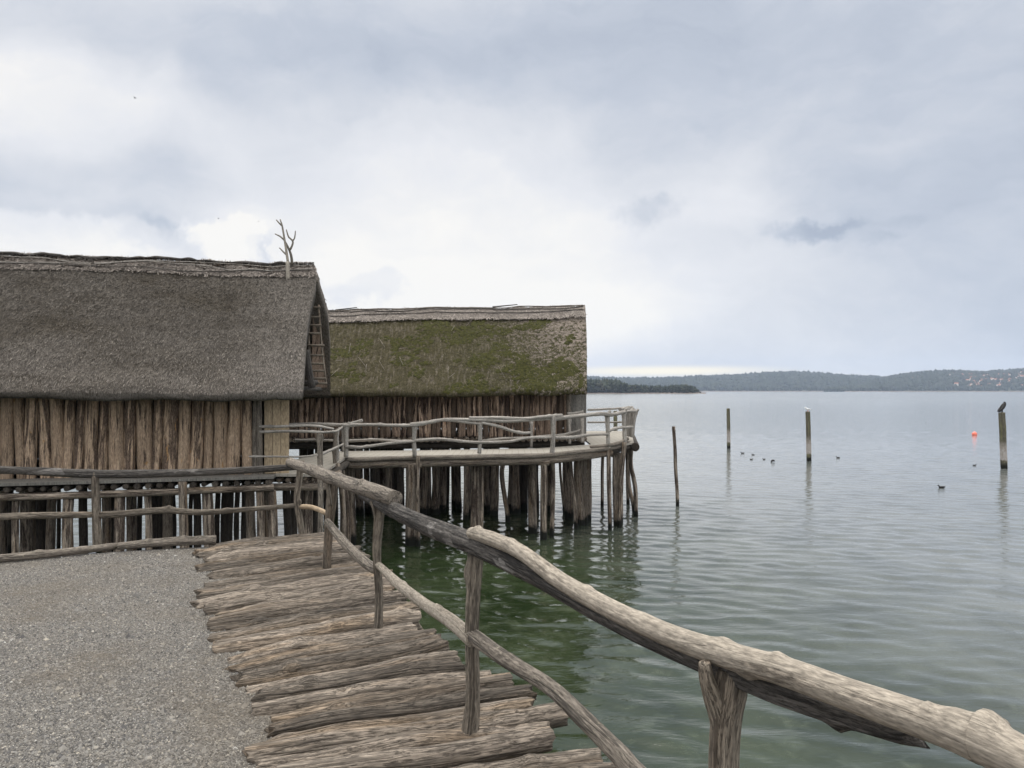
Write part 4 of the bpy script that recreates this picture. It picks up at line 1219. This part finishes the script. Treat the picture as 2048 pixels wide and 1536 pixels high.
def make_walk2():
    root = thing('walkway', (.8, 20.6, DECK), 'walkway of bent poles round the mossy house, on slender piles at the water side', 'walkway')
    # decks
    mb = MB()
    inner = [np.array([2.75, 29.]), np.array([2.42, 22.9]), np.array([-1.6, 21.5]), np.array([-4.6, 21.1]), np.array([-5.0, 21.0])]
    outer = FRONT[1:] + [np.array([4.3, 28.9])]
    poly = [tuple(p) for p in outer + inner]
    zt = ZF[1:] + [2.33, 2.33, 2.28, 2.2, 2.2, 2.2]
    # as quads from front edge to inner edge
    strips = [((-5.0, 19.15), (-3.95, 19.1), (-4.0, 21.2), (-5.0, 21.0), 2.2, 2.2, 2.2, 2.2), ((-3.95, 19.1), (-2.45, 19.6), (-2.5, 21.4), (-4.0, 21.2), 2.2, 2.2, 2.2, 2.2),
              ((-2.45, 19.6), (.81, 20.3), (.7, 22.05), (-2.5, 21.4), 2.2, 2.21, 2.21, 2.2), ((.81, 20.3), (2.70, 21.8), (2.25, 22.72), (.7, 22.05), 2.21, 2.27, 2.27, 2.21),
              ((2.70, 21.8), (3.55, 23.3), (4.3, 28.9), (2.6, 29.0), 2.27, 2.29, 2.33, 2.33), ((2.70, 21.8), (2.6, 29.0), (2.25, 28.9), (2.25, 22.72), 2.27, 2.33, 2.33, 2.27)]
    for s in strips:
        zz = np.array(s[4:])
        prism(mb, s[:4], zz - .05, zz, .5)
    mb.build('deck', M['deck'], root, smooth=False)
    mb = MB()
    prism(mb, [(-5.1, 15.35), (-3.66, 15.3), (-3.98, 19.08), (-5.0, 19.13)], DECK - .05, DECK, .5)
    mb.build('link_deck', M['deck'], root, smooth=False)
    mb = MB()
    for i in range(9):
        x = -5.0 + i * .17
        tube(mb, [(x, 15.42, DECK - .13), (x, 16.9, DECK - .13)], .065 * random.uniform(.8, 1.1), sides=8, step=.5, t=random.random())
    tube(mb, [(-5.2, 15.40, DECK - .27), (-3.6, 15.42, DECK - .25)], .075, sides=10, t=.5)
    mb.build('cross_log', M['pile'], root)
    # long edge beams
    mb = MB()
    E = [np.r_[p, z] for p, z in zip(FRONT, ZF)]
    tube(mb, [E[1] + [0, 0, -.05], E[2] + [0, 0, -.05], E[3] + [0, 0, -.05], E[4] + [0, 0, -.03], E[5] + [-.15, 0, 0]], .055, sides=12, step=.15, rough=.18, t=.55, wob=.03)
    tube(mb, [E[4] + [-.6, -.35, .02], E[4] + [.1, .05, .06], E[5] + [-.2, -.15, .12]], [.035, .05, .05], sides=10, step=.12, rough=.2, t=.7)
    mb.build('edge_pole', M['rail_grey'], root)
    mb = MB()
    tube(mb, [E[1] + [0, .1, -.19], E[2] + [0, .1, -.19], E[3] + [0, .1, -.19], E[4] + [0, .1, -.17]], .10, sides=12, step=.2, rough=.12, t=.4)
    mb.build('beam', M['pile'], root)
    mb = MB(); tube(mb, [E[5] + [.02, -.15, -.13], (4.25, 28.6, 2.2)], .125, sides=14, step=.3, t=.2); mb.build('beam', M['pile_dark'], root)
    mb = MB(); tube(mb, [E[4] + [.0, .15, -.14], E[5] + [-.1, .1, -.12]], .09, sides=12, step=.2, t=.3); mb.build('beam', M['pile_dark'], root)
    mb = MB(); tube(mb, [(2.1, 28.7, 2.2), (4.35, 28.7, 2.2)], .09, sides=12, step=.3, t=.3); mb.build('beam', M['pile_dark'], root)
    mb = MB(); tube(mb, [(-3.63, 15.5, 2.06), (-3.93, 19.0, 2.06)], .08, sides=12, step=.3, t=.3); mb.build('beam', M['pile_dark'], root)
    # supporting piles with short cap blocks
    S = [(830, 66, 1358, 1, .5), (1155, 52, 1320, 1, .95), (1445, 46, 1298, 1, .6), (1505, 36, 1330, 1, .85), (1885, 48, 1245, 1, .4), (520, 36, 1352, 1, .5), (480, 30, 1330, 1, .5), (1868, 24, 1262, 1, .6), (1110, 30, 1230, 0, .5)]
    for (X, wp, by, cap, tt) in S:
        px, py = z2(X, by)
        Y = wy(py); r = wp / 2.56 / F * Y / 2; x = (px - 1024) / F * Y
        mb = MB(); j = random.uniform(-.05, .05)
        tube(mb, [(x + j, Y, -.8), (x + j * .5, Y, .3), (x, Y, 1.2), (x, Y, DECK - .22)], [r * 1.05, r, r, r * .95], sides=18, step=.08, rough=.12, groove=.06, t=tt)
        mb.build('pile', M['pile'], root)
        if wp > 33:
            mb = MB(); tube(mb, [(x - r * 1.5, Y - .02, DECK - .24), (x + r * 1.5, Y - .02, DECK - .24)], .07, sides=10, t=.6); mb.build('cap_log', M['pile'], root)
    # thin bent poles in the water: list of crop points, width, tone
    T = [([(1585, 905), (1590, 1000), (1600, 1100), (1608, 1220)], 13, 24.8, .4), ([(1640, 905), (1648, 1020), (1662, 1140), (1668, 1262)], 20, 22.0, .8), ([(1548, 905), (1552, 1050), (1548, 1200), (1545, 1328)], 24, 20.9, .7),
         ([(860, 900), (858, 1100), (862, 1362)], 20, 19.45, .6), ([(1185, 890), (1188, 1050), (1186, 1265)], 20, 20.3, .6), ([(1298, 915), (1290, 1000), (1305, 1120), (1318, 1208)], 24, 23.0, .8),
         ([(1835, 860), (1838, 1050), (1843, 1282)], 22, 21.7, .85), ([(1918, 830), (1905, 960), (1898, 1080), (1893, 1240)], 24, 22.2, .75), ([(1940, 845), (1935, 950), (1942, 1060), (1965, 1170)], 20, 25., .6), ([(1952, 845), (1950, 950), (1972, 1060), (1976, 1195)], 22, 24.2, .7),
         ([(470, 960), (485, 1060), (500, 1160), (505, 1330)], 24, 18.9, .7), ([(445, 940), (470, 1080), (480, 1290)], 30, 17.5, .5)]
    for (pts, wp, Y, tt) in T:
        mb = MB()
        P = [at(*z2(*p), Y) for p in pts]
        e = P[-1].copy(); e[2] = -.8; P[-1][2] = max(P[-1][2], .03)
        P.append(e)
        tube(mb, P, wp / 2.56 / F * Y / 2, sides=12, step=.1, rough=.16, t=tt)
        mb.build('pile', M['pile'], root)
    # railing posts
    A = [(490, 742, 492, 905, 26, None), (440, 770, 445, 950, 24, 18.2), (843, 742, 843, 905, 24, None), (1175, 732, 1175, 888, 22, None), (1552, 700, 1545, 905, 26, None), (1828, 680, 1834, 870, 24, None),
         (1913, 668, 1918, 835, 22, None), (1440, 725, 1440, 858, 16, 22.1), (1635, 712, 1637, 838, 16, 22.5), (1700, 682, 1702, 832, 20, 22.2), (1950, 668, 1938, 800, 40, 24.), (1972, 672, 1958, 805, 22, 23.8), (478, 745, 480, 880, 20, 20.9)]
    for (x0, y0, x1, y1, wp, Y) in A:
        px0, py0 = z2(x0, y0); px1, py1 = z2(x1, y1)
        YY = fy(px1) - .03 if Y is None else Y
        r = wp / 2.56 / F * YY / 2
        mb = MB()
        m_ = (at(px0, py0, YY) + at(px1, py1, YY)) / 2 + [random.uniform(-.02, .02), 0, 0]
        tube(mb, [at(px1, py1, YY), m_, at(px0, py0, YY)], [r * .95, r * .9, r * 1.1], sides=14, step=.06, rough=.16, groove=.05, t=random.uniform(.5, .95), knots=[(.95, 3., .5, .06), (.96, .2, .4, .05)])
        if wp > 21:
            top = at(px0, py0, YY)
            tube(mb, [top + [0, 0, -.10], top + [.05, -.02, .01], top + [.10, -.02, .06]], [r * .6, r * .6, r * .5], sides=8, step=.05, t=.7)
        mb.build('post', M['rail_light'], root)
    # the tall pale corner pole of the link
    mb = MB(); tube(mb, [at(640, 1200, 15.2), at(641, 1000, 15.2), at(640, 920, 15.2), at(639, 868, 15.2)], [.055, .052, .054, .056], sides=14, step=.08, rough=.14, t=.85, knots=[(.98, 2.6, .6, .06), (.98, .4, .5, .05)])
    mb.build('post', M['rail_grey'], root)
    mb = MB(); tube(mb, [at(672, 945, 17.6), at(669, 900, 17.6), at(673, 858, 17.6)], [.05, .045, .04], sides=12, step=.06, t=.5, knots=[(.5, .3, .4, .06)])
    mb.build('post', M['rail_grey'], root)
    # rails
    def rail(pts, wp, Y=None, tint=None, mat='rail_light', name='rail', zoom=True, wob=.014):
        P = []
        for i, p in enumerate(pts):
            px, py = z2(p[0], p[1]) if zoom else (p[0], p[1])
            yy = p[2] if len(p) > 2 else (fy(px) - .06 if Y is None else Y)
            P.append(at(px, py, yy))
        r = wp * .86 / (2.56 if zoom else 1.) / F * P[len(P) // 2][1] / 2
        mb = MB()
        nk = [(random.random(), random.uniform(0, 6.28), random.uniform(.2, .6), .05) for _ in range(4)]
        tube(mb, P, [r * 1.05, r, r, r * .85], sides=12, step=.07, rough=.22, t=random.uniform(.45, 1.) if tint is None else tint, wob=wob, knots=nk)
        mb.build(name, M[mat], root)
    rail([(470, 745), (600, 741), (840, 742), (980, 716), (1190, 737)], 20)
    rail([(820, 740), (920, 728), (1000, 714), (1150, 716), (1300, 724), (1420, 718), (1590, 706)], 20)
    rail([(1185, 730), (1260, 745), (1340, 772), (1400, 784), (1436, 781)], 18)
    rail([(1122, 707), (1250, 706), (1400, 712), (1500, 700), (1598, 692)], 22)
    rail([(1555, 712), (1640, 702), (1720, 694), (1800, 686), (1850, 690), (1920, 676), (1975, 672)], 24)
    rail([(1625, 684, 22.4), (1670, 682, 22.4), (1708, 673, 22.4)], 16)
    rail([(1728, 664, 28.3), (1850, 660, 28.3), (1962, 650, 28.3)], 12, tint=.7, wob=.01)
    rail([(1728, 729, 28.3), (1850, 728, 28.3), (1958, 728, 28.0)], 10, tint=.3, wob=.01)
    rail([(1895, 662, 23.4), (1940, 660, 24.5), (1968, 668, 25.)], 20)
    rail([(1830, 775), (1880, 758), (1960, 752)], 18)
    rail([(484, 852), (560, 858), (700, 838), (845, 826)], 18)
    rail([(840, 822), (960, 814), (1080, 826), (1180, 832), (1330, 826), (1420, 808), (1548, 806)], 17)
    rail([(1180, 826), (1300, 812), (1420, 808), (1550, 796), (1690, 806)], 14, Y=21.9)
    rail([(1540, 806), (1640, 806), (1740, 792), (1834, 790)], 18)
    rail([(1560, 798, 22.3), (1640, 786, 22.4), (1700, 768, 22.3)], 18)
    rail([(500, 824), (640, 818), (780, 826), (860, 820)], 16, Y=20.9)
    rail([(230, 820), (330, 818), (440, 822)], 14, Y=21.)
    rail([(200, 742), (330, 738), (480, 742), (540, 730), (576, 718)], 22, Y=20.6)
    # rails of the link, nearest the house corner (photograph pixels)
    rail([(519, 853), (560, 853), (610, 851), (640, 853), (668, 858)], 6.0, Y=15.15, zoom=False, tint=.85, wob=.015)
    rail([(519, 864), (560, 862), (610, 863), (645, 864), (672, 862, 15.8), (684, 855, 16.6)], 6.2, Y=15.12, zoom=False, tint=.75, wob=.015)
    rail([(498, 913), (560, 913), (600, 913), (636, 910)], 4.2, Y=15.12, zoom=False, tint=.6, wob=.01)
    rail([(642, 908, 15.3), (662, 900, 16.5), (686, 888, 18.6)], 6.5, zoom=False, tint=.6, wob=.01)
make_walk2()

# ------------------------------------------------------------------ stakes, buoy, birds
def stake(px, top, base, wpx, label, lean=0., cap=None, pts=None, mat='stake', group='mooring stakes standing in the lake', t=.5):
    Y = wy(base)
    mb = MB()
    x = (px - 1024) / F * Y
    zt = CZ - (top - HY) / F * Y
    r = wpx / F * Y / 2
    if pts is None:
        P = [(x + lean, Y, -1.5), (x, Y, zt * .5), (x - lean * .6, Y, zt)]
    else:
        P = [at(a, b, Y) for a, b in pts]; e = P[-1].copy(); e[2] = -1.2; P.append(e); P = P[::-1]
    tube(mb, P, [r * 1.02, r, r * .97], sides=20, step=.08, rough=.07, groove=.05, t=t)
    o = mb.build('mooring_stake', M[mat])
    tag(o, label, 'stake', group)
    return x - lean * .6, Y, zt, r
stake(1457, 817, 897, 7, 'slim mooring stake left of the group of ducks, pale lower half', .03)
s2 = stake(1617, 823, 922, 9.5, 'mooring stake with a white gull on top, right of the group of ducks', .06)
s3 = stake(2006, 825, 937, 12.5, 'mooring stake with a dark cormorant on top, at the right edge of the lake', .10)
stake(1231, 822, 898, 8, 'greenish mooring stake just behind the walkway railing', .02)
stake(1350, 853, 1013, 7, 'thin crooked grey stake standing alone beside the pile house', pts=[(1347, 853), (1350, 900), (1351, 935), (1354, 980), (1355, 1012)], mat='pile', group='crooked stake', t=.9)

def bird_mesh(mb, P, rad, sides=12, t=.5, m=0, flat=(1, 1), step=.02):
    tube(mb, P, rad, sides=sides, step=step, rough=.03, t=t, m=m, flat=flat)

def duck(px, py, wpx, label, face=-1, tail_up=False):
    Y = wy(py + 2)
    L = wpx * .92 / F * Y
    c = at(px, py, Y); c[2] = .0
    f = np.array([face, -.15, 0])
    f = f / np.linalg.norm(f)
    up = np.array([0, 0, 1.])
    root = thing('duck', c, label, 'duck', 'waterbirds swimming near the stakes')
    mb = MB()
    g = lambda a, b: c + f * a * L + up * b * L
    if tail_up:
        bird_mesh(mb, [g(-.45, .10), g(-.3, .25), g(0, .32), g(.28, .24), g(.42, .02), g(.42, -.15)], [.03 * L, .16 * L, .24 * L, .2 * L, .12 * L, .07 * L])
    else:
        bird_mesh(mb, [g(-.55, .18), g(-.40, .13), g(-.1, .10), g(.18, .10), g(.32, .18), g(.36, .30), g(.42, .37), g(.50, .35), g(.60, .33)], [.02 * L, .09 * L, .17 * L, .15 * L, .09 * L, .065 * L, .075 * L, .05 * L, .018 * L])
    mb.build('body', M['feather_dark'], root)
    if not tail_up:
        for s in (-1, 1):
            mb = MB()
            side = np.array([-f[1], f[0], 0]) * s
            bird_mesh(mb, [g(-.45, .18) + side * .07 * L, g(-.15, .17) + side * .15 * L, g(.15, .15) + side * .12 * L], [.02 * L, .07 * L, .03 * L], sides=8)
            mb.build('wing', M['feather_dark'], root)
DUCKS = [(1485, 905, 9, 'small dark duck nearest the slim left stake', -1, 0), (1506, 908, 7, 'tiny dark duck swimming second from the slim stake, farther out than the one in front', -1, 0), (1503, 917, 7, 'tiny dark duck in the middle of the group, on the nearer side', 1, 0),
         (1528, 917, 7, 'dark duck with a raised head beside the diving bird', -1, 0), (1546, 922, 10, 'round dark diving bird with its back arched', -1, 1), (1676, 914, 9, 'lone dark duck just right of the gull stake', -1, 0),
         (1949, 929, 8, 'small dark duck to the left of the cormorant stake', 1, 0), (1883, 974, 17, 'long-bodied dark duck swimming alone in the open water, nearest of all', -1, 0)]
for q in DUCKS: duck(*q)

def cormorant():
    x, Y, z, r = s3
    root = thing('cormorant', (x, Y, z), 'dark cormorant hunched on top of the right-hand stake', 'cormorant')
    mb = MB()
    g = lambda a, b, cc=0.: np.array([x + a, Y + cc, z + b])
    bird_mesh(mb, [g(-.17, .03), g(-.08, .10), g(.02, .24), g(.10, .36), g(.14, .44), g(.13, .49), g(.09, .50)], [.02, .07, .11, .10, .065, .05, .02])
    mb.build('body', M['feather_dark'], root)
    for s in (-1, 1):
        mb = MB(); bird_mesh(mb, [g(-.18, .05, .05 * s), g(-.06, .15, .09 * s), g(.06, .33, .08 * s)], [.02, .06, .04], sides=8); mb.build('wing', M['feather_dark'], root)
        mb = MB(); bird_mesh(mb, [g(.0, .16, .05 * s), g(.01, -.01, .05 * s)], [.025, .02], sides=8); mb.build('leg', M['feather_dark'], root)
cormorant()
def gull():
    x, Y, z, r = s2
    root = thing('gull', (x, Y, z), 'small white gull standing on the middle stake', 'gull')
    g = lambda a, b, cc=0.: np.array([x + a, Y + cc, z + b])
    mb = MB()
    bird_mesh(mb, [g(.16, .10), g(.06, .11), g(-.05, .13), g(-.11, .19), g(-.14, .22), g(-.19, .21)], [.012, .045, .06, .04, .035, .01])
    mb.build('body', M['feather_white'], root)
    for s in (-1, 1):
        mb = MB(); bird_mesh(mb, [g(.15, .12, .03 * s), g(.0, .14, .055 * s)], [.012, .03], sides=8); mb.build('wing', M['feather_white'], root)
        mb = MB(); bird_mesh(mb, [g(.0, .09, .02 * s), g(.0, -.01, .02 * s)], [.008, .007], sides=6); mb.build('leg', M['buoy'], root)
gull()

def flyer(px, py, Y, span, label):
    c = at(px, py, Y)
    root = thing('flying_bird', c, label, 'bird', 'birds in the sky')
    mb = MB(); s = span
    bird_mesh(mb, [c + [-.32 * s, 0, .02 * s], c + [-.1 * s, 0, 0], c + [.12 * s, 0, 0], c + [.3 * s, 0, -.02 * s]], [.015 * s, .07 * s, .075 * s, .015 * s], sides=8, step=.05)
    mb.build('body', M['feather_dark'], root)
    for k in (-1, 1):
        mb = MB()
        tube(mb, [c + [.05 * s, 0, .02 * s], c + [-.05 * s, .2 * s * k, .15 * s], c + [-.30 * s, .45 * s * k, .20 * s]], [.10 * s, .085 * s, .015 * s], sides=8, step=.05, rough=.02, flat=(1, .15))
        mb.build('wing', M['feather_dark'], root)
flyer(270, 196, 60, .36, 'dark bird flying high in the upper left sky')
flyer(437, 437, 90, .34, 'tiny bird flying above the near roof, left of the other small one')
flyer(517, 443, 90, .26, 'tiny bird flying just left of the forked branch')

def buoy():
    Y = wy(870); c = at(1949, 866, Y); r = 5.0 / F * Y
    mb = MB()
    P = [(c[0], Y, -.7 * r), (c[0], Y, -.55 * r), (c[0], Y, -.2 * r), (c[0], Y, .3 * r), (c[0], Y, .8 * r), (c[0], Y, 1.12 * r), (c[0], Y, 1.3 * r), (c[0], Y, 1.36 * r)]
    tube(mb, P, [.25 * r, .6 * r, .9 * r, 1. * r, .85 * r, .5 * r, .25 * r, .2 * r], sides=24, step=.04, rough=0., cut=0., t=.5)
    o = mb.build('buoy', M['buoy'])
    tag(o, 'round orange buoy floating left of the cormorant stake', 'buoy')
buoy()

# ------------------------------------------------------------------ far shore
RIDGE = [(-1400, 745), (-600, 735), (-200, 742), (300, 748), (700, 752), (1000, 757), (1180, 757), (1260, 760), (1310, 759), (1400, 756), (1490, 752), (1540, 748), (1600, 747), (1650, 750), (1700, 754), (1770, 757), (1830, 758), (2000, 760), (2300, 755), (3200, 750)]
RIDGE2 = [(1640, 783), (1700, 772), (1760, 759), (1800, 752), (1850, 746), (1900, 744), (1960, 746), (2000, 744), (2048, 741), (2150, 738), (2400, 745), (3000, 752)]
def terrain(name, prof, Y0, Y1, drop, mat):
    px = np.linspace(prof[0][0], prof[-1][0], 260)
    py = np.interp(px, [p[0] for p in prof], [p[1] for p in prof])
    nv = 14
    V = []
    for j in range(nv):
        f = j / (nv - 1)
        Y = Y0 + (Y1 - Y0) * f
        ztop = CZ - (py + drop - HY) / F * Y1
        z = -.6 + (ztop + .6) * np.sin(f * pi / 2) ** .85
        V.append(np.c_[(px - 1024) / F * Y, np.full(len(px), Y), np.maximum(z, -.6)])
    Yb = Y1 + 900
    V.append(np.c_[(px - 1024) / F * Yb, np.full(len(px), Yb), np.full(len(px), -.6)])
    V = np.vstack(V)
    o = np_mesh(name, V, grid_faces(nv + 1, len(px)), mat)
    tag(o, kind='structure')
    def height(pxq, f):
        ztop = CZ - (np.interp(pxq, [p[0] for p in prof], [p[1] for p in prof]) + drop - HY) / F * Y1
        return -.6 + (ztop + .6) * np.sin(f * pi / 2) ** .85
    return height
hA = terrain('hills', RIDGE, 3000, 3900, 5, M['earth'])
hB = terrain('hills', RIDGE2, 2700, 3400, 5, M['earth'])

ICO_V = np.array([(0, 0, 1), (.894, 0, .447), (.276, .851, .447), (-.724, .526, .447), (-.724, -.526, .447), (.276, -.851, .447),
                  (.724, .526, -.447), (-.276, .851, -.447), (-.894, 0, -.447), (-.276, -.851, -.447), (.724, -.526, -.447), (0, 0, -1)])
ICO_F = np.array([(0, 1, 2), (0, 2, 3), (0, 3, 4), (0, 4, 5), (0, 5, 1), (1, 6, 2), (2, 7, 3), (3, 8, 4), (4, 9, 5), (5, 10, 1), (2, 6, 7), (3, 7, 8), (4, 8, 9), (5, 9, 10), (1, 10, 6), (6, 11, 7), (7, 11, 8), (8, 11, 9), (9, 11, 10), (10, 11, 6)])
def clumps(C, S, tint):
    n = len(C)
    V = ICO_V[None] * (1 + RNG.uniform(-.3, .3, (n, 12, 1))) * S[:, None, :] + C[:, None, :]
    Fq = (ICO_F[None] + (np.arange(n) * 12)[:, None, None]).reshape(-1, 3)
    return V.reshape(-1, 3), Fq, np.repeat(tint, 12)

def forest_on(height, prof, Y0, Y1, n, lo, hi, name, label, pxr, skip=None):
    px = RNG.uniform(*pxr, n)
    f = RNG.uniform(.0, 1., n) ** 1.1
    f[: n // 4] = RNG.uniform(.93, 1., n // 4)
    if skip is not None:
        ok = ~skip(px, f); px, f = px[ok], f[ok]; n = len(px)
    Y = Y0 + 15 + (Y1 - Y0) * f
    z = height(px, f)
    s = RNG.uniform(lo, hi, n)
    C = np.c_[(px - 1024) / F * Y, Y, z + s * .45]
    S = np.c_[s * .62, s * .62, s * RNG.uniform(.6, 1.0, n)]
    V, Fq, t = clumps(C, S, np.clip(RNG.beta(2, 2.4, n), 0, 1))
    o = np_mesh(name, V, Fq, M['forest'], {'tint': t}, smooth=False)
    tag(o, label, 'forest', kind='stuff')
forest_on(hA, RIDGE, 3000, 3900, 15000, 11, 19, 'far_forest', 'bluish woodland covering the long hills across the lake', (500, 2300))
vill = lambda px, f: (px > 1905) & (f < .72) & (f > .04) & (RNG.uniform(0, 1, len(px)) < .62)
forest_on(hB, RIDGE2, 2700, 3400, 7000, 9, 16, 'village_woods', 'woodland around the village on the far right hill', (1650, 2350), vill)

def promontory():
    prof = [(1000, 762), (1080, 758), (1160, 756), (1185, 757), (1232, 758), (1245, 764), (1262, 768), (1300, 770), (1330, 769), (1370, 768), (1385, 771), (1395, 778), (1402, 784)]
    Y0 = 1010.
    # low ground
    V, nn = [], 60
    px = np.linspace(760, 1412, nn)
    for (dy, z) in ((-9, -.4), (0, .5), (60, 1.2), (130, 1.), (150, -.4)):
        V.append(np.c_[(px - 1024) / F * (Y0 + dy), np.full(nn, Y0 + dy) - 0, np.full(nn, z)])
    o = np_mesh('promontory', np.vstack(V), grid_faces(5, nn), M['shore']); tag(o, kind='structure')
    C, S, T = [], [], []
    for i in range(900):
        p = random.uniform(790, 1402); d = random.uniform(6, 110)
        top = np.interp(p, [q[0] for q in prof], [q[1] for q in prof])
        Y = Y0 + d
        h = (CZ - (top - HY) / F * Y) * random.uniform(.72, 1.02)
        h = max(2.5, h)
        x = (p - 1024) / F * Y
        tt = .25 + random.random() * .7
        if random.random() < .4:                                   # spruce: stacked tiers narrowing upward
            for k in range(6):
                f = k / 5
                C.append((x, Y, h * (.12 + .82 * f))); w = h * .20 * (1 - f * .85); S.append((w, w, h * .13)); T.append(tt * .5)
        else:
            for k in range(7):
                C.append((x + random.gauss(0, h * .14), Y + random.gauss(0, h * .14), h * random.uniform(.25, .82))); w = h * random.uniform(.13, .22); S.append((w, w, w * .9)); T.append(min(1, tt + random.uniform(-.1, .1)))
            C.append((x, Y, h * .8)); S.append((h * .16, h * .16, h * .2)); T.append(tt)
    V, Fq, t = clumps(np.array(C), np.array(S), np.array(T))
    o = np_mesh('shore_wood', V, Fq, M['forest'], {'tint': t}, smooth=False)
    tag(o, 'dark wood on the low spit of land beside the far house', 'wood', kind='stuff')
promontory()

def village():
    # one plastered house with a saddle roof, copied over the slope
    def proto(w, d, h, rh):
        mb = MB()
        prism(mb, [(-w / 2, -d / 2), (w / 2, -d / 2), (w / 2, d / 2), (-w / 2, d / 2)], -4, h, .5)
        # gables
        mb.add([(-w / 2, -d / 2, h + .02), (-w / 2, d / 2, h + .02), (-w / 2, 0, h + rh - .3), (w / 2, -d / 2, h + .02), (w / 2, d / 2, h + .02), (w / 2, 0, h + rh - .3)], [(0, 2, 1), (3, 4, 5), (0, 3, 5, 2), (1, 2, 5, 4)], None, .5)
        for a, b, c, dd in ((-.3, .6, 1.0, 2.2), (.1, .6, 1.0, 2.2), (-.3, .6, 3.4, 4.6), (.1, .6, 3.4, 4.6)):
            mb.add([(w * a, -d / 2 - .04, c), (w * a + 1.3, -d / 2 - .04, c), (w * a + 1.3, -d / 2 - .04, dd), (w * a, -d / 2 - .04, dd)], [(0, 1, 2, 3)], None, .5, 2)
        e = .7
        P = [(-w / 2 - e, -d / 2 - e, h - .3), (w / 2 + e, -d / 2 - e, h - .3), (w / 2 + e, 0, h + rh), (-w / 2 - e, 0, h + rh), (w / 2 + e, d / 2 + e, h - .3), (-w / 2 - e, d / 2 + e, h - .3)]
        Q = [(x, y, z + .35) for x, y, z in P]
        mb.add(P + Q, [(3, 2, 1, 0), (5, 4, 2, 3), (6, 7, 8, 9), (9, 8, 10, 11), (0, 1, 7, 6), (4, 5, 11, 10), (1, 2, 8, 7), (2, 4, 10, 8), (3, 0, 6, 9), (5, 3, 9, 11)], None, .5, 1)
        o = mb.build('lake_house', [M['render'], M['tile'], M['feather_dark']], smooth=False)
        return o
    protos = [proto(13, 9, 6, 3.6), proto(17, 10, 7.5, 4.2), proto(10, 8, 5.5, 3.4)]
    used = set()
    spots = []
    for i in range(110):
        px = random.uniform(1908, 2046) if i > 6 else random.uniform(1912, 2044)
        f = random.uniform(.06, .62)
        spots.append((px, f))
    for px in (1790, 1812, 1822, 1838, 1843, 1855, 1861, 1870, 1874, 1879, 1894, 1898, 1903, 1919, 1922, 1926, 1934, 1940, 1946, 1952):
        spots.append((px, .40 + .0012 * (px - 1790) + random.uniform(-.03, .03)))
    for i, (px, f) in enumerate(spots):
        k = i % 3
        o = protos[k] if k not in used else protos[k].copy()
        if k in used: COL.objects.link(o)
        used.add(k)
        Y = 2715 + 700 * f
        o.location = ((px - 1024) / F * Y, Y, float(hB(px, f)) + 3.)
        o.rotation_euler = (0, 0, random.choice([0, 0, pi / 2]) + random.uniform(-.5, .5))
        o.scale = (random.uniform(.6, .95),) * 3
        tag(o, 'small pale house with a reddish roof in the hillside village across the lake', 'house', 'village houses on the far hillside')
village()

# boathouses and a pale strip along the far shore
def shoreline():
    px = np.linspace(1380, 2300, 120)
    V = []
    for (Y, z) in ((2960, -.4), (2975, 1.6), (2998, 2.2), (3020, -.4)):
        V.append(np.c_[(px - 1024) / F * Y, Y + 6 * np.sin(px * .05), np.full(len(px), z)])
    o = np_mesh('shore_beach', np.vstack(V), grid_faces(4, len(px)), M['shore']); tag(o, kind='structure')
    px = np.linspace(1690, 2300, 90)
    V = []
    for (Y, z) in ((2660, -.4), (2672, 1.4), (2700, 2.0), (2720, -.4)):
        V.append(np.c_[(px - 1024) / F * Y, Y + 6 * np.sin(px * .05), np.full(len(px), z)])
    o = np_mesh('shore_beach', np.vstack(V), grid_faces(4, len(px)), M['shore']); tag(o, kind='structure')
shoreline()

# ------------------------------------------------------------------ air
def haze():
    mb = MB()
    x, y0, y1, z0, z1 = 6500., -1500., 5200., -2., 200.
    prism(mb, [(-x, y0), (x, y0), (x, y1), (-x, y1)], z0, z1, .5)
    m = bpy.data.materials.new('haze_air'); m.use_nodes = True
    nt = m.node_tree; nt.nodes.clear()
    o_ = nt.nodes.new('ShaderNodeOutputMaterial'); v = nt.nodes.new('ShaderNodeVolumePrincipled')
    v.inputs['Color'].default_value = (.64, .76, .96, 1)
    v.inputs['Density'].default_value = .000095
    v.inputs['Anisotropy'].default_value = 0.
    nt.links.new(v.outputs[0], o_.inputs['Volume'])
    o = mb.build('haze', m, smooth=False)
    tag(o, 'thin bluish air over the lake', 'haze', kind='stuff')
haze()
SC.cycles.use_denoising = True
SC.cycles.denoising_prefilter = 'ACCURATE'
SC.cycles.max_bounces = 6
SC.cycles.diffuse_bounces = 3
SC.cycles.glossy_bounces = 3
SC.cycles.volume_bounces = 1
